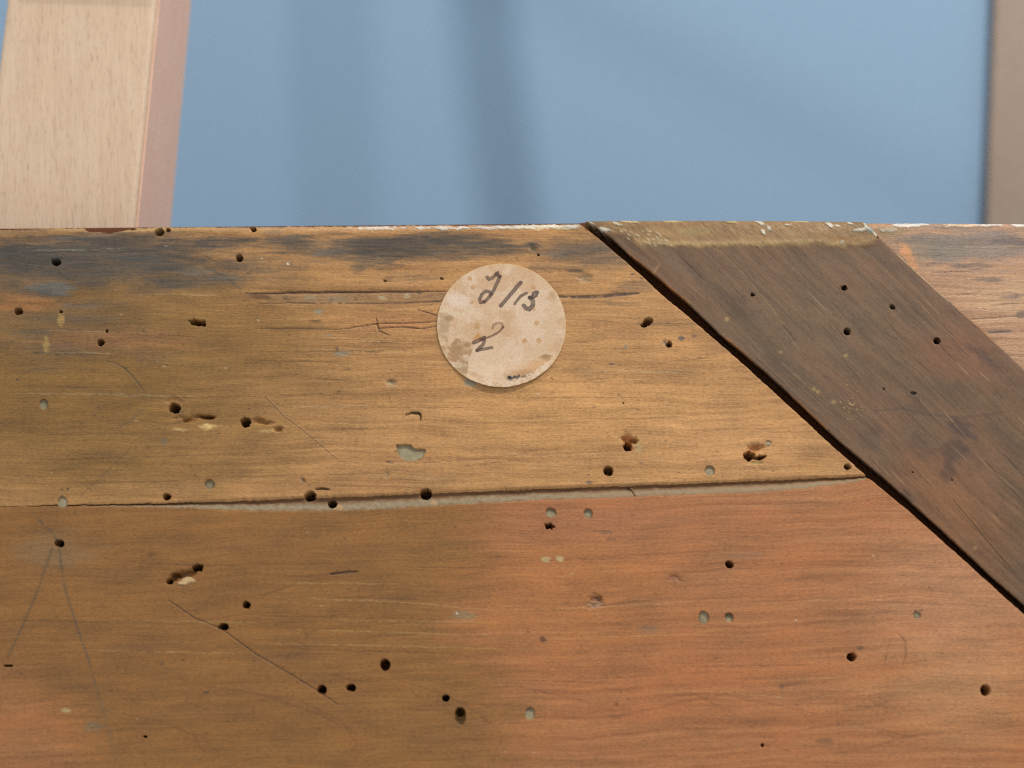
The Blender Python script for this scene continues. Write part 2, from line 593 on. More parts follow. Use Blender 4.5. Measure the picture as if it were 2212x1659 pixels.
# ------------------------------------------------------------------ the features seen in the wood
HOLES = [  # cx, cy, rx, ry, rotation, irregularity
    (121, 566, 12, 9, 10, .12), (517, 557, 8.5, 8.5, 0, .05), (344, 501, 11, 9, 0, .1), (363, 496.5, 6, 5.5, 0, .08),
    (548, 496, 6.5, 6, 0, .1), (235, 500, 8, 3.5, -8, .2), (40, 672, 9.5, 8.5, 0, .1), (132, 673, 4, 3.5, 0, .2),
    (426, 697, 18, 7, 0, .35), (218, 740, 8.5, 8, 0, .12), (231, 715, 6, 3.5, -40, .3), (377, 881, 13, 12, 0, .16),
    (530, 911, 12, 12, 30, .22), (360, 1073, 9, 9, 0, .06), (128, 1174, 11, 9, 8, .08), (427, 1227, 12, 9, 0, .25),
    (366, 1257, 7.5, 7, 0, .12), (832, 606, 4.5, 3.5, 0, .3), (954, 602, 5, 3, 0, .3), (1163, 550, 3.5, 3, 0, .3),
    (1400, 694, 11, 9, -25, .12), (1391, 702, 8, 5.5, -25, .2), (1446, 744, 7.5, 7, 0, .35), (670, 1071, 13, 11, -15, .12),
    (717, 1088, 11, 10, 0, .2), (920, 1067, 12.5, 12, 0, .06), (1356, 964, 12, 11, 20, .22), (1314, 1018, 11.5, 12.5, 0, .06),
    (1620, 984, 13, 10, -10, .3), (1645, 986, 7, 4.5, 10, .4), (1187, 1137, 9, 7, 20, .55), (1576, 1219, 9, 8.5, 0, .1),
    (1831, 1008, 7.5, 7, 0, .08), (1853, 1005, 6, 6, 0, .2), (484, 1354, 11, 10, 0, .06), (532, 1307, 10, 9, 0, .1),
    (832, 1436, 12, 13.5, 0, .04), (758, 1486, 11, 10, 0, .05), (695, 1490, 10.5, 11, 0, .06), (963, 1508, 8.5, 8, 0, .08),
    (1840, 1419, 10.5, 10.5, 0, .05), (2129, 1491, 11, 12, 0, .04), (1647, 1610, 4, 4, 0, .1), (17, 1438, 13, 3, -3, .2),
    (314, 1591, 5, 4, 0, .25), (1346, 871, 2.5, 2.5, 0, .1), (1192, 818, 2.5, 2.5, 0, .1), (287, 494.5, 7, 2.6, 0, .2),
    (742, 486.5, 4, 2, 0, .2),
    (1626, 636, 4.2, 4.5, 0, .1), (1824, 622, 6.5, 6.5, 0, .05), (1928, 663, 6.2, 6.5, 0, .05), (1830, 716, 8.2, 8.2, 0, .05),
    (2024, 736, 8.2, 8.2, 0, .05), (560, 1242, 0.1, 0.1, 0, 0)]
SHALLOW = [  # partly filled or just begun holes: depth in mm
    (1910, 840, 3.5, 3.5, .5), (1974, 849, 7, 4.5, .5), (2057, 1037, 3, 3, .5), (1972, 1020, 3, 3, .4)]
PLUGS = [(94, 873, 9.5, 12), (453, 1046, 11.5, 11), (135, 1084, 10.5, 13), (1533, 1016, 11.5, 11.5), (1190, 1107, 11.5, 11),
         (1271, 1109, 9.5, 11.5), (1145, 1541, 10.5, 14), (1520, 1334, 11.5, 15), (1575, 1333, 9.5, 10.5), (1981, 1329, 8.5, 8.5),
         (1660, 956, 6.5, 6)]
LIPPED = {(128, 1174), (484, 1354), (695, 1490), (532, 1307), (758, 1486), (1314, 1018), (366, 1257), (548, 496)}
LIFT_HOLE = (994, 1546, 13, 19)

DARK = lin(46, 44, 44)
BLUE = lin(60, 64, 70)
BROWN = lin(84, 50, 26)
OLIVE = lin(150, 112, 66, .85)
PALE = lin(214, 196, 158)
WHITE = lin(236, 230, 216, .95)
GREY = lin(150, 144, 124, .85)
RED = lin(200, 112, 66, .9)
LINE = lin(56, 34, 20)


def wood_features(S, cross=False):
    X, Y = S.X, S.Y
    # surface is not flat: planed hollows and raised fibres
    S.H += 0.22 * (fbm(X / 240, Y / 70, 60, 3) - 0.5)
    if not cross:
        S.H += 0.016 * (fbm(X / 400, Y / 4.5, 62, 3) - 0.5)
    S.H += 0.012 * (fbm(X / 9, Y / 7, 64, 2) - 0.5)
    for k, (cx, cy, rx, ry, rot, irr) in enumerate(HOLES):
        if rx > 1:
            sl = .95 if (cx, cy) in LIPPED else (k * 37 % 100) / 100 * .8
            S.hole(cx, cy, rx * (.94 + (k * 53 % 17) / 100), ry * (.94 + (k * 29 % 17) / 100), 7.0, rot, irr * 1.25 + .03, seed=k % 40, cell=CELL, slant=sl)
    for k, (cx, cy, rx, ry, dp) in enumerate(SHALLOW):
        S.hole(cx, cy, rx, ry, dp, 0, .15, seed=k + 3, cell=CELL, rgb=BLUE)
    for k, (cx, cy, rx, ry) in enumerate(PLUGS):
        S.hole(cx, cy, rx, ry, 1.6, 0, .1, seed=k + 9, cell=CELL)


def torn(S, cx, cy, rx, ry, depth, **kw):
    S.gouge(cx, cy, rx, ry, depth, **kw)


root = thing('wooden_board', 'old worm-eaten wooden board with a diagonal dark batten and an open joint',
             'board', rot=(math.pi / 2 - LEAN, 0, 0))

# ------------------------------------------------------------------ upper plank
BOT = 2500.0


def axis(segments):
    out = []
    for a, b, n in segments:
        out.append(np.linspace(a, b, n, endpoint=False))
    out.append([segments[-1][1]])
    return np.concatenate(out)


def plank_grid(s_cols, left, right, top, bot, t_rows, fine_right=None):
    """s in 0..1 between left(y) and right(y), t in 0..1 between top(x) and bot(x)"""
    s, t = np.meshgrid(s_cols, t_rows, indexing='xy')
    X = 1000.0 + 0 * s
    Y = 800.0 + 0 * s
    for _ in range(8):
        l, r = left(Y), right(Y)
        X = l + s * (r - l)
        tp, bt = top(X), bot(X)
        Y = tp + t * (bt - tp)
    return X, Y


sU = np.concatenate([np.linspace(0, 0.40, 30, endpoint=False), np.linspace(0.40, 1, 960)])
X, Y = plank_grid(sU, lambda y: np.full_like(y, -1200.0), gapL, topL, jointT, np.linspace(0, 1, 318))
S = Surf(X, Y)
# colour regions of the wood
S.blob(120, 800, 880, 420, lin(148, 104, 46, .76), .92, soft=.75, rough=.2, sx=200, sy=60)
S.blob(60, 700, 420, 110, lin(128, 96, 60, .8), .6, soft=.8, rough=.45, sx=120, sy=16)
S.blob(60, 650, 110, 26, lin(190, 122, 64, .85), .6, soft=.7, rough=.5, sx=60, sy=12)
S.blob(250, 735, 260, 40, lin(170, 112, 70, .85), .45, soft=.7, rough=.6, sx=70, sy=9)
S.blob(1250, 880, 420, 150, lin(220, 160, 98, .95), .45, soft=.8, rough=.3, sx=160, sy=25)
S.blob(1560, 960, 260, 90, lin(216, 156, 100, .95), .55, soft=.8, rough=.3, sx=160, sy=25)
S.blob(830, 690, 170, 26, lin(200, 134, 82, .9), .5, soft=.7, rough=.4, sx=80, sy=9)
for cx, cy, rx, ry, al in [(40, 548, 210, 38, .92), (170, 520, 190, 20, .75), (330, 545, 150, 26, .75), (260, 575, 330, 40, .55),
                           (470, 522, 130, 16, .75), (420, 605, 170, 30, .5), (620, 520, 120, 18, .65), (560, 580, 150, 40, .35),
                           (720, 540, 170, 34, .6), (860, 528, 170, 22, .85), (990, 516, 130, 18, .9), (820, 556, 60, 34, .7),
                           (775, 580, 22, 26, .6), (950, 545, 140, 20, .6), (1060, 530, 70, 14, .6), (1150, 528, 34, 14, .85),
                           (1300, 560, 110, 44, .55), (1260, 530, 90, 30, .5), (1180, 575, 80, 14, .5), (1370, 620, 70, 24, .4),
                           (70, 720, 60, 12, .5), (150, 690, 120, 14, .4), (130, 755, 90, 20, .35), (340, 770, 100, 26, .25),
                           (100, 790, 90, 30, .3), (900, 600, 80, 14, .3), (1420, 700, 60, 8, .4), (1330, 655, 80, 10, .4)]:
    S.blob(cx, cy, rx, ry, lin(60, 58, 58) if al > .7 else lin(82, 74, 64), min(.9, al * 1.15), soft=.75, rough=.75, sx=46, sy=7, seed=int(cx) % 17, fib=.55)
S.blob(112, 624, 62, 20, lin(112, 112, 106), .75, soft=.5, rough=.3, sx=30, sy=9)
for cx, cy, rx, ry in [(200, 540, 120, 14), (300, 560, 120, 10), (430, 585, 60, 12), (160, 515, 90, 5), (480, 600, 50, 8),
                       (180, 660, 70, 8), (720, 545, 90, 10), (1210, 545, 60, 14), (640, 512, 30, 9), (590, 505, 26, 8)]:
    S.blob(cx, cy, rx, ry, lin(108, 106, 100), .5, soft=.7, rough=.8, sx=30, sy=5, seed=int(cx) % 13, fib=.7)
S.blob(150, 562, 540, 95, lin(78, 70, 62), .88, soft=.75, rough=.45, sx=90, sy=18, seed=8, fib=.25)
S.blob(1270, 545, 170, 34, lin(92, 78, 68), .6, soft=.8, rough=.5, sx=70, sy=12, seed=6, fib=.35)
S.blob(900, 535, 360, 42, lin(78, 68, 58), .85, soft=.7, rough=.5, sx=90, sy=14, seed=9, fib=.35)
# worn arris along the top; flaking ground with white highlights put into the colour
S.blob(330, 494, 420, 9, lin(196, 150, 92, .9), .75, soft=.5, rough=.6, sx=40, sy=8)
S.blob(700, 491, 300, 10, lin(198, 148, 100, .9), .7, soft=.5, rough=.5, sx=40, sy=8)
S.blob(1160, 489, 110, 8, lin(224, 200, 160, .9), .8, soft=.4, rough=.7, sx=14, sy=6)
for cx, rx in [(790, 26), (838, 34), (905, 12), (960, 50), (1050, 60), (1130, 44), (1190, 30), (1232, 20)]:
    S.blob(cx, 493 - (cx - 800) * .008, rx, 5.0, lin(230, 220, 208), .7, soft=.5, rough=1.2, sx=7, sy=4, seed=int(cx) % 9, h=.12)
m = np.exp(-((Y.ravel() - 492) / 9.0) ** 2) * sstep(700, 800, X.ravel()) * (0.5 + 0.5 * fbm(X.ravel() / 20, Y.ravel() / 6, 77, 3))
S.G += np.clip(m, 0, 1) * 0.8
# edges of the plank
S.round_edge(Y.ravel() - topL(X.ravel()), 13)
S.round_edge((gapL(Y.ravel()) - X.ravel()) * .7, 3)
dj = jointT(X.ravel()) - Y.ravel()
wj = np.interp(X.ravel(), [60, 300, 500, 1900], [1.5, 4, 9, 9])
S.H -= .45 * np.clip(1 - dj / (wj * .6), 0, 1) ** 1.3 * wj / 9
wood_features(S)
# inlaid repair strip left of the label and the dark line above it
i = S.near(520, 975, 628, 656)
x, y = S.X[i], S.Y[i]
a = sstep(540, 640, x + 60 * (fbm(x / 30, y / 8, 4, 3) - .5)) * sstep(629, 633, y) * sstep(656, 651, y)
S.tint(i, lin(146, 112, 80), a * .7 * (0.25 + 0.8 * fbm(x / 24, y / 14, 15, 3)))
S.H[i] -= 0.18 * a
S.line([(530, 634), (700, 631), (963, 629.5)], 3.0, lin(78, 42, 28), .85, .25, gap=.2, taper=True, wob=1.5)
S.line([(553, 654), (700, 655), (830, 655), (960, 651)], 2.4, LINE, .7, .2, gap=.35, wob=1.5)
S.line([(1195, 641), (1260, 642), (1340, 637), (1380, 633)], 5.0, lin(70, 52, 44), .85, .2, gap=.35, wob=2)
for cx, cy, rx, ry, c_ in [(670, 643, 22, 8, GREY), (768, 644, 3, 7, DARK), (880, 640, 10, 7, PALE), (826, 643, 14, 8, PALE),
                           (618, 644, 14, 7, DARK), (560, 640, 30, 10, lin(84, 52, 44)), (730, 645, 30, 6, GREY)]:
    S.blob(cx, cy, rx, ry, c_, .4, soft=.6, rough=.6, sx=10, sy=6, seed=int(cx) % 9)
# splits running into the label
S.line([(735, 711), (780, 705), (815, 699), (880, 698), (950, 695)], 1.9, LINE, .8, .25, gap=.25, wob=1.2)
S.line([(815, 699), (818, 709), (870, 706), (910, 710), (950, 704)], 1.9, LINE, .8, .25, gap=.25, wob=1.0)
S.line([(813, 685), (815, 699), (818, 714), (843, 725)], 1.7, LINE, .7, .25, gap=.25)
S.line([(900, 668), (950, 684)], 1.6, LINE, .6, .2)
S.line([(860, 690), (950, 690)], 2.0, lin(180, 112, 62), .35, 0)
S.blob(880, 702, 70, 7, lin(190, 120, 70), .35, soft=.5, rough=.4, sx=20, sy=5)
S.line([(553, 709), (620, 710), (735, 711)], 1.6, LINE, .55, .15, wob=1.5)
for pts in [[(0, 618), (40, 619)], [(90, 728), (105, 727)], [(435, 551), (472, 568)], [(195, 588), (330, 590)],
            [(280, 724), (420, 727)], [(200, 702), (330, 700)], [(20, 548), (420, 541)], [(70, 762), (240, 768)],
            [(560, 760), (830, 758)], [(553, 779), (720, 782)], [(655, 820), (760, 820)], [(553, 854), (740, 853)],
            [(640, 732), (880, 735)], [(760, 742), (920, 736)], [(300, 858), (420, 860), (560, 856)], [(20, 832), (240, 838)],
            [(800, 881), (1010, 880)], [(1230, 690), (1330, 695)], [(1260, 755), (1400, 752)], [(1290, 765), (1375, 763)],
            [(1230, 820), (1420, 815)], [(1120, 860), (1420, 858)], [(1360, 895), (1560, 893)], [(1230, 740), (1300, 738)],
            [(1500, 930), (1700, 925)], [(1420, 785), (1560, 770)], [(1250, 905), (1480, 902)], [(1080, 985), (1340, 975)],
            [(100, 940), (330, 935)], [(60, 1045), (300, 1042), (420, 1036)], [(500, 1030), (840, 1022)], [(150, 992), (420, 985)],
            [(640, 930), (860, 925)], [(880, 1000), (1080, 990)], [(980, 1010), (1120, 994)]]:
    S.line(pts, 1.6, lin(70, 46, 28), .45, .05, gap=.45, wob=2.2, seed=int(pts[0][0]) % 23 + 2)
for pts in [[(40, 541), (150, 540), (260, 537)], [(220, 855), (420, 856)], [(20, 850), (330, 852)], [(470, 637), (300, 636)],
            [(100, 714), (240, 717)], [(90, 760), (240, 764)], [(1000, 770), (1200, 763)], [(1130, 1010), (1260, 1003)],
            [(860, 1038), (1000, 1032)], [(600, 880), (800, 876)], [(1300, 805), (1600, 800)], [(1240, 800), (1480, 806)]]:
    S.line(pts, 1.5, PALE, .24, -.01, gap=.5, wob=2.0, seed=int(pts[0][0]) % 19 + 3)
# scratches across the grain, pencil construction lines
S.line([(229, 780), (250, 785), (268, 795), (285, 812), (300, 830), (312, 848)], 2.6, lin(84, 66, 44), .6, .1, gap=.3)
S.line([(573, 857), (610, 896), (655, 930), (728, 992)], 1.4, lin(96, 60, 28), .6, .08, gap=.15, taper=False)
S.line([(576, 856), (613, 895), (658, 929), (731, 991)], 1.2, PALE, .15, 0, gap=.3, taper=False)
S.line([(318, 878), (285, 905), (255, 928)], 2.4, lin(92, 80, 60), .6, .05, gap=.35)
S.line([(285, 965), (240, 1010), (172, 1074)], 1.8, lin(96, 78, 54), .6, .05, gap=.35)
S.line([(840, 850), (845, 875)], 2, BROWN, .4, 0)
S.line([(440, 575), (490, 600), (520, 625)], 5, lin(84, 78, 66), .55, 0, gap=.4)
# gallery opened up between two holes, with torn paler wood below it
S.gouge(376, 862, 26, 14, .5, rgb=lin(150, 96, 44), alpha=.55, rough=.5)
S.gouge(425, 903, 56, 10, .6, rot=-4, rgb=lin(150, 98, 50), alpha=.6, rough=.5)
S.gouge(395, 909, 24, 5, .7, rot=-18, rgb=lin(130, 82, 40), alpha=.6, rough=.4)
S.gouge(446, 900, 30, 4.5, 1.6, rot=3, rgb=lin(96, 56, 26), alpha=.75, rough=.3)
S.blob(448, 921, 26, 8, lin(222, 184, 120), .8, rot=-8, soft=.6, rough=.6, sx=12, sy=5)
S.blob(385, 928, 22, 5, lin(210, 170, 110), .6, soft=.6, rough=.6, sx=12, sy=5)
S.gouge(566, 910, 34, 8, .9, rot=10, rgb=lin(146, 92, 46), alpha=.6, rough=.5)
S.gouge(600, 927, 14, 9, .9, rgb=lin(112, 68, 34), alpha=.6, rough=.5)
S.blob(575, 932, 30, 6, lin(206, 160, 100), .6, soft=.6, rough=.6, sx=12, sy=5)
S.blob(355, 954, 9, 13, lin(120, 106, 80), .55, soft=.4, rough=.25)
# torn holes on the right
S.gouge(1356, 948, 19, 16, 1.3, rgb=lin(178, 100, 48), alpha=.75, rough=.45)
S.gouge(1372, 952, 10, 12, 1.5, rgb=lin(120, 66, 30), alpha=.7, rough=.5)
S.blob(1380, 968, 10, 16, lin(188, 160, 106), .6, soft=.5, rough=.5, sx=9, sy=6)
S.gouge(1632, 968, 22, 13, 1.2, rgb=lin(186, 112, 56), alpha=.75, rough=.4)
S.gouge(1634, 1000, 24, 8, .6, rgb=lin(206, 170, 104), alpha=.8, rough=.45)
S.line([(1610, 985), (1640, 990), (1655, 984)], 4.5, lin(70, 36, 16), .8, 2.0, gap=.1)
S.gouge(1436, 740, 6, 9, .5, rgb=GREY, alpha=.7)
# grey filled chip and dents
S.polycut([(856, 961), (887, 959), (894, 969), (919, 970), (914, 986), (900, 994), (872, 994), (860, 980)], 1.5)
S.gouge(844, 826, 15, 11, .8, rgb=lin(176, 160, 132), alpha=.65, rough=.3)
S.blob(843, 821, 12, 4, BROWN, .5, soft=.6, rough=.3, sx=9, sy=5)
S.gouge(1266, 602, 18, 13, .7, rgb=lin(156, 134, 104), alpha=.7, rough=.25)
S.gouge(1151, 536, 11, 9, .8, rot=40, rgb=lin(150, 140, 112), alpha=.7, rough=.3)
S.gouge(899, 892, 20, 6, .5, rot=8, rgb=GREY, alpha=.5, rough=.4)
S.line([(876, 896), (890, 891), (904, 891), (909, 898), (908, 908)], 2.6, LINE, .8, .7, gap=.1)
S.line([(680, 1057), (695, 1055), (712, 1057)], 2.6, LINE, .85, .7, gap=.1)
S.gouge(840, 999, 14, 4, .4, rgb=BROWN, alpha=.5)
S.gouge(836, 1023, 9, 11, .3, rgb=lin(130, 112, 84), alpha=.5)
S.gouge(655, 1037, 9, 5, .4, rot=45, rgb=lin(84, 78, 66), alpha=.6)
for cx, cy, rx, ry, c_, al in [(688, 674, 11, 8, GREY, .7), (683, 693, 18, 3.5, BROWN, .7), (738, 764, 22, 7, GREY, .6),
                               (728, 754, 5, 8, DARK, .5), (1472, 731, 9, 6, BLUE, .8), (1500, 726, 12, 4, BLUE, .5),
                               (1351, 749, 6, 4, GREY, .8), (1321, 786, 9, 3, BLUE, .7), (1337, 788, 6, 2, BLUE, .6),
                               (1273, 1042, 9, 4, BLUE, .6), (1271, 1026, 4, 4, BLUE, .6), (1384, 1000, 6, 2.5, BLUE, .6),
                               (622, 570, 3, 3, WHITE, .9), (100, 745, 10, 22, lin(196, 158, 84), .45),
                               (132, 690, 10, 16, lin(196, 150, 78), .5), (146, 1057, 4, 3, DARK, .7), (134, 1058, 3, 3, DARK, .8),
                               (351, 740, 8, 2, DARK, .5), (840, 602, 12, 10, lin(110, 84, 60), .4), (710, 723, 6, 4, GREY, .5),
                               (805, 760, 24, 3, lin(90, 60, 40), .5), (750, 798, 12, 3, DARK, .5), (421, 1027, 4, 3, DARK, .6),
                               (1392, 706, 4, 3, BLUE, .5), (1240, 585, 26, 5, DARK, .6), (1480, 773, 8, 3, BLUE, .6),
                               (1016, 826, 16, 12, GREY, .75), (1315, 944, 3, 2, BLUE, .8), (1290, 950, 3, 2, BLUE, .7)]:
    S.blob(cx, cy, rx, ry, c_, al, soft=.5, rough=.5, sx=8, sy=5, seed=int(cx) % 11)
rs = np.random.RandomState(4)
for _ in range(150):     # small specks and nicks
    cx, cy = rs.uniform(0, 1750), rs.uniform(520, 1050)
    S.blob(cx, cy, rs.uniform(2, 7), rs.uniform(1.2, 2.6), DARK if rs.rand() < .9 else PALE, rs.uniform(.3, .75), soft=.5,
           rough=.5, sx=6, sy=3, seed=rs.randint(20), h=-.05)
S.build('plank', M_UP, root)

# ------------------------------------------------------------------ lower plank
rowsL = np.concatenate([np.linspace(0, 0.47, 340, endpoint=False), np.linspace(0.47, 1, 30)])
sL_fix = np.linspace(-1200, -50, 24, endpoint=False)
nfine = 1150


def lower_cols(Y):
    gl = gapL(Y)
    F = np.minimum(gl - 20, 2275)
    a = np.repeat(sL_fix[None, :], Y.shape[0], 0)
    b = -50 + np.linspace(0, 1, nfine)[None, :] * (F[:, None] + 50)
    c = F[:, None] + np.linspace(0, 1, 12)[None, 1:] * (gl - F)[:, None]
    return np.concatenate([a, b, c], 1)


Y = np.repeat((1090 + rowsL * (BOT - 1090))[:, None], len(sL_fix) + nfine + 11, 1)
X = None
for _ in range(8):
    gl = gapL(Y)
    F = np.minimum(gl - 20, 2275)
    A = np.concatenate([np.zeros(len(sL_fix)), np.linspace(0, 1, nfine), np.ones(11)])[None, :]
    B = np.concatenate([np.zeros(len(sL_fix) + nfine), np.linspace(0, 1, 12)[1:]])[None, :]
    X0 = np.concatenate([sL_fix, np.full(nfine + 11, -50.0)])[None, :]
    X = X0 + A * (F + 50) + B * (gl - F)
    tp = jointB(X)
    Y = tp + rowsL[:, None] * (BOT - tp)
S = Surf(X, Y)
XX, YY = S.X, S.Y
# olive tone left of an uneven border, reddish right and in the corner
bx = 1075 + 60 * (fbm(YY / 120, XX / 900, 31, 3) - .5) * 2 + np.clip((YY - 1330) * .10, -40, 60)
wobx = 260 * (fbm(XX / 110, YY / 10, 33, 4) - .5)
aO = sstep(150, -150, XX - bx + wobx)
cor = np.hypot((XX + 20) / 230, (YY - 1640) / 190) + .3 * (fbm(XX / 60, YY / 30, 35, 3) - .5)
aO *= 1 - .75 * sstep(1.3, .5, cor)
S.tint(np.arange(XX.size), lin(154, 107, 48, .82), .76 * aO)
S.blob(1250, 1280, 330, 260, lin(190, 122, 70, .95), .7, soft=.9, rough=.35, sx=120, sy=26)
S.blob(2080, 1270, 330, 260, lin(206, 148, 112, .95), .6, soft=.9, rough=.35, sx=150, sy=40)  # pale pinkish sheen of this region put into the colour
S.blob(1300, 1130, 330, 70, lin(186, 122, 90, .9), .45, soft=.8, rough=.4, sx=120, sy=20)
S.blob(2060, 1500, 280, 160, lin(204, 148, 104, .95), .6, soft=.9, rough=.35, sx=150, sy=40)
S.blob(1480, 1480, 330, 180, lin(194, 118, 70, .95), .45, soft=.9, rough=.35, sx=150, sy=30)
S.blob(1060, 1600, 40, 60, lin(180, 116, 58, .9), .3, soft=.8, rough=.4)
S.blob(770, 1610, 30, 60, lin(170, 108, 50, .9), .3, soft=.8, rough=.4)
S.blob(410, 1610, 46, 26, lin(172, 108, 54, .9), .3, soft=.8, rough=.4)
S.blob(120, 1190, 130, 60, lin(140, 120, 96), .35, soft=.8, rough=.5, sx=60, sy=20)
S.blob(1000, 1330, 40, 14, lin(150, 142, 116), .5, soft=.8, rough=.4, sx=30, sy=8)
S.blob(160, 1480, 160, 40, lin(120, 84, 50), .3, soft=.8, rough=.5, sx=70, sy=14)
for cx, cy, rx, ry in [(1380, 1300, 90, 18), (1640, 1160, 110, 26), (1760, 1250, 60, 24), (1540, 1390, 120, 26), (1840, 1350, 110, 24),
                       (1330, 1400, 120, 16), (1460, 1250, 40, 16), (1700, 1480, 110, 18), (1620, 1560, 90, 22), (1950, 1200, 100, 22),
                       (2100, 1390, 90, 18), (1560, 1200, 90, 16), (240, 1240, 150, 16), (520, 1180, 170, 14), (820, 1190, 160, 16),
                       (300, 1400, 150, 18), (620, 1420, 140, 14), (900, 1390, 110, 12), (430, 1540, 160, 18), (860, 1560, 110, 14)]:
    S.blob(cx, cy, rx, ry, lin(126, 88, 64), .2, soft=.9, rough=.8, sx=34, sy=6, seed=int(cx) % 17)
S.round_edge(Y.ravel() - jointB(X.ravel()), 5)
S.round_edge((gapL(Y.ravel()) - X.ravel()) * .7, 3)
wood_features(S)
for pts in [[(80, 1120), (112, 1150), (124, 1168)], [(112, 1186), (80, 1280), (45, 1360), (16, 1420)],
            [(128, 1186), (140, 1270), (165, 1350), (190, 1420), (206, 1480)]]:
    S.line(pts, 4, lin(84, 78, 66), .5, 0, gap=.42, taper=False, seed=7)
S.line([(206, 1480), (230, 1560), (250, 1640)], 6, lin(112, 98, 76), .25, 0, gap=.4, taper=False)
S.line([(365, 1297), (420, 1335), (475, 1356), (550, 1411), (620, 1452), (686, 1492), (730, 1522)], 1.5, LINE, .6, .2, gap=.1, taper=False)
S.line([(470, 1356), (484, 1352)], 5, LINE, .8, .4)
# curved growth-ring figure near the foot of the picture
for pts in [[(430, 1478), (560, 1500), (680, 1540), (745, 1572), (770, 1605), (752, 1640)],
            [(553, 1500), (640, 1512), (730, 1556), (770, 1590)], [(860, 1470), (960, 1500), (1040, 1545), (1086, 1590), (1060, 1650)],
            [(690, 1452), (770, 1470), (800, 1468)], [(880, 1528), (1000, 1520), (1106, 1524)], [(1106, 1478), (1280, 1520), (1500, 1500), (1620, 1560)],
            [(1106, 1562), (1340, 1545), (1560, 1500), (1760, 1540)], [(250, 1540), (350, 1560), (420, 1590), (434, 1620)],
            [(1720, 1640), (1860, 1620), (1990, 1585), (2212, 1570)], [(1660, 1590), (1830, 1560), (2000, 1600)]]:
    S.line(pts, 3.6, lin(112, 70, 40), .26 if pts[0][0] > 1100 else .36, .02, gap=.42, wob=3, seed=int(pts[0][0]) % 19)
for pts in [[(553, 1390), (820, 1395), (1080, 1402)], [(600, 1292), (860, 1300), (1080, 1320)], [(730, 1340), (1080, 1345)],
            [(640, 1360), (1060, 1372)], [(1106, 1318), (1300, 1312), (1500, 1300)], [(1250, 1378), (1480, 1370), (1640, 1350)],
            [(1780, 1490), (1960, 1492), (2200, 1500)], [(1680, 1470), (1830, 1462)], [(560, 1258), (900, 1262)], [(300, 1340), (560, 1346)],
            [(1390, 1490), (1560, 1495), (1720, 1510)], [(200, 1405), (520, 1412)]]:
    S.line(pts, 1.7, lin(216, 176, 116), .34, -.02, gap=.48, wob=2.5, seed=int(pts[0][0]) % 19 + 1)
for pts in [[(690, 1243), (723, 1239), (773, 1234)], [(600, 1248), (780, 1238)], [(700, 1290), (900, 1294)], [(1260, 1312), (1480, 1290)],
            [(300, 1218), (520, 1222)], [(900, 1225), (1080, 1228)], [(1120, 1212), (1380, 1205)], [(700, 1405), (1000, 1412)],
            [(20, 1340), (260, 1345)], [(560, 1330), (900, 1336)], [(1500, 1440), (1760, 1436)], [(1880, 1300), (2140, 1310)],
            [(1400, 1220), (1640, 1216)], [(1640, 1300), (1860, 1290)], [(1130, 1470), (1330, 1476)], [(560, 1290), (640, 1260)],
            [(830, 1376), (900, 1370)], [(1780, 1520), (1960, 1530)]]:
    S.line(pts, 1.7, lin(74, 46, 28), .45, .05, gap=.45, wob=2.2, seed=int(pts[0][0]) % 23 + 2)
S.line([(712, 1240), (735, 1237), (775, 1234)], 3, LINE, .7, .3, gap=.15)
# opened gallery with torn white fibres
S.gouge(400, 1240, 36, 10, 1.3, rot=-18, rgb=lin(112, 68, 34), alpha=.75, rough=.4)
S.gouge(376, 1246, 16, 9, 2.0, rot=-25, rgb=lin(96, 56, 28), alpha=.7, rough=.3)
S.blob(402, 1255, 20, 9, lin(232, 196, 150), .85, rot=-10, soft=.5, rough=.6, sx=9, sy=5, h=.3)
S.hole(LIFT_HOLE[0], LIFT_HOLE[1], LIFT_HOLE[2], LIFT_HOLE[3], 1.6, 0, .12, 5, CELL, rgb=lin(120, 92, 52))
S.gouge(994, 1537, 9, 10, 2.5, rough=.5, rgb=lin(96, 64, 34), alpha=.6)
S.gouge(1286, 1306, 24, 10, .7, rgb=lin(176, 150, 128), alpha=.7, rough=.5)
S.gouge(1288, 1292, 13, 12, .8, rgb=lin(110, 70, 56), alpha=.7, rough=.6)
S.gouge(1456, 1246, 22, 12, .35, rgb=lin(140, 86, 60), alpha=.6, rough=.6)
for cx, cy, rx, ry, c_, al in [(1173, 1381, 9, 8, lin(104, 62, 42), .8), (1179, 1208, 12, 8, lin(196, 178, 130), .7), (1208, 1207, 12, 8, lin(206, 188, 140), .75),
                               (1333, 1521, 8, 6, BROWN, .5), (1255, 1395, 4, 3, BROWN, .6), (1402, 1359, 30, 12, lin(140, 112, 92), .5),
                               (1688, 1484, 7, 6, BLUE, .5), (1858, 1400, 10, 7, BLUE, .5), (1720, 1340, 3, 3, WHITE, .9), (987, 1325, 3, 4, WHITE, .9),
                               (142, 1534, 12, 6, PALE, .5), (200, 1570, 24, 14, GREY, .35), (326, 1196, 14, 6, DARK, .35), (444, 1496, 8, 3, DARK, .6),
                               (350, 1434, 6, 5, DARK, .4), (1330, 1550, 14, 5, BROWN, .3), (1310, 1150, 20, 6, BLUE, .35), (1320, 1165, 16, 4, BLUE, .35),
                               (1610, 1200, 50, 12, lin(150, 110, 90), .4), (1700, 1620, 8, 3, BROWN, .5), (1660, 1610, 6, 3, BROWN, .3),
                               (1780, 1600, 30, 8, lin(110, 80, 58), .5), (224, 1534, 40, 10, lin(112, 88, 60), .3), (1688, 1218, 3, 3, BROWN, .8),
                               (1887, 1201, 3, 3, PALE, .9)]:
    S.blob(cx, cy, rx, ry, c_, al, soft=.5, rough=.5, sx=9, sy=5, seed=int(cx) % 11)
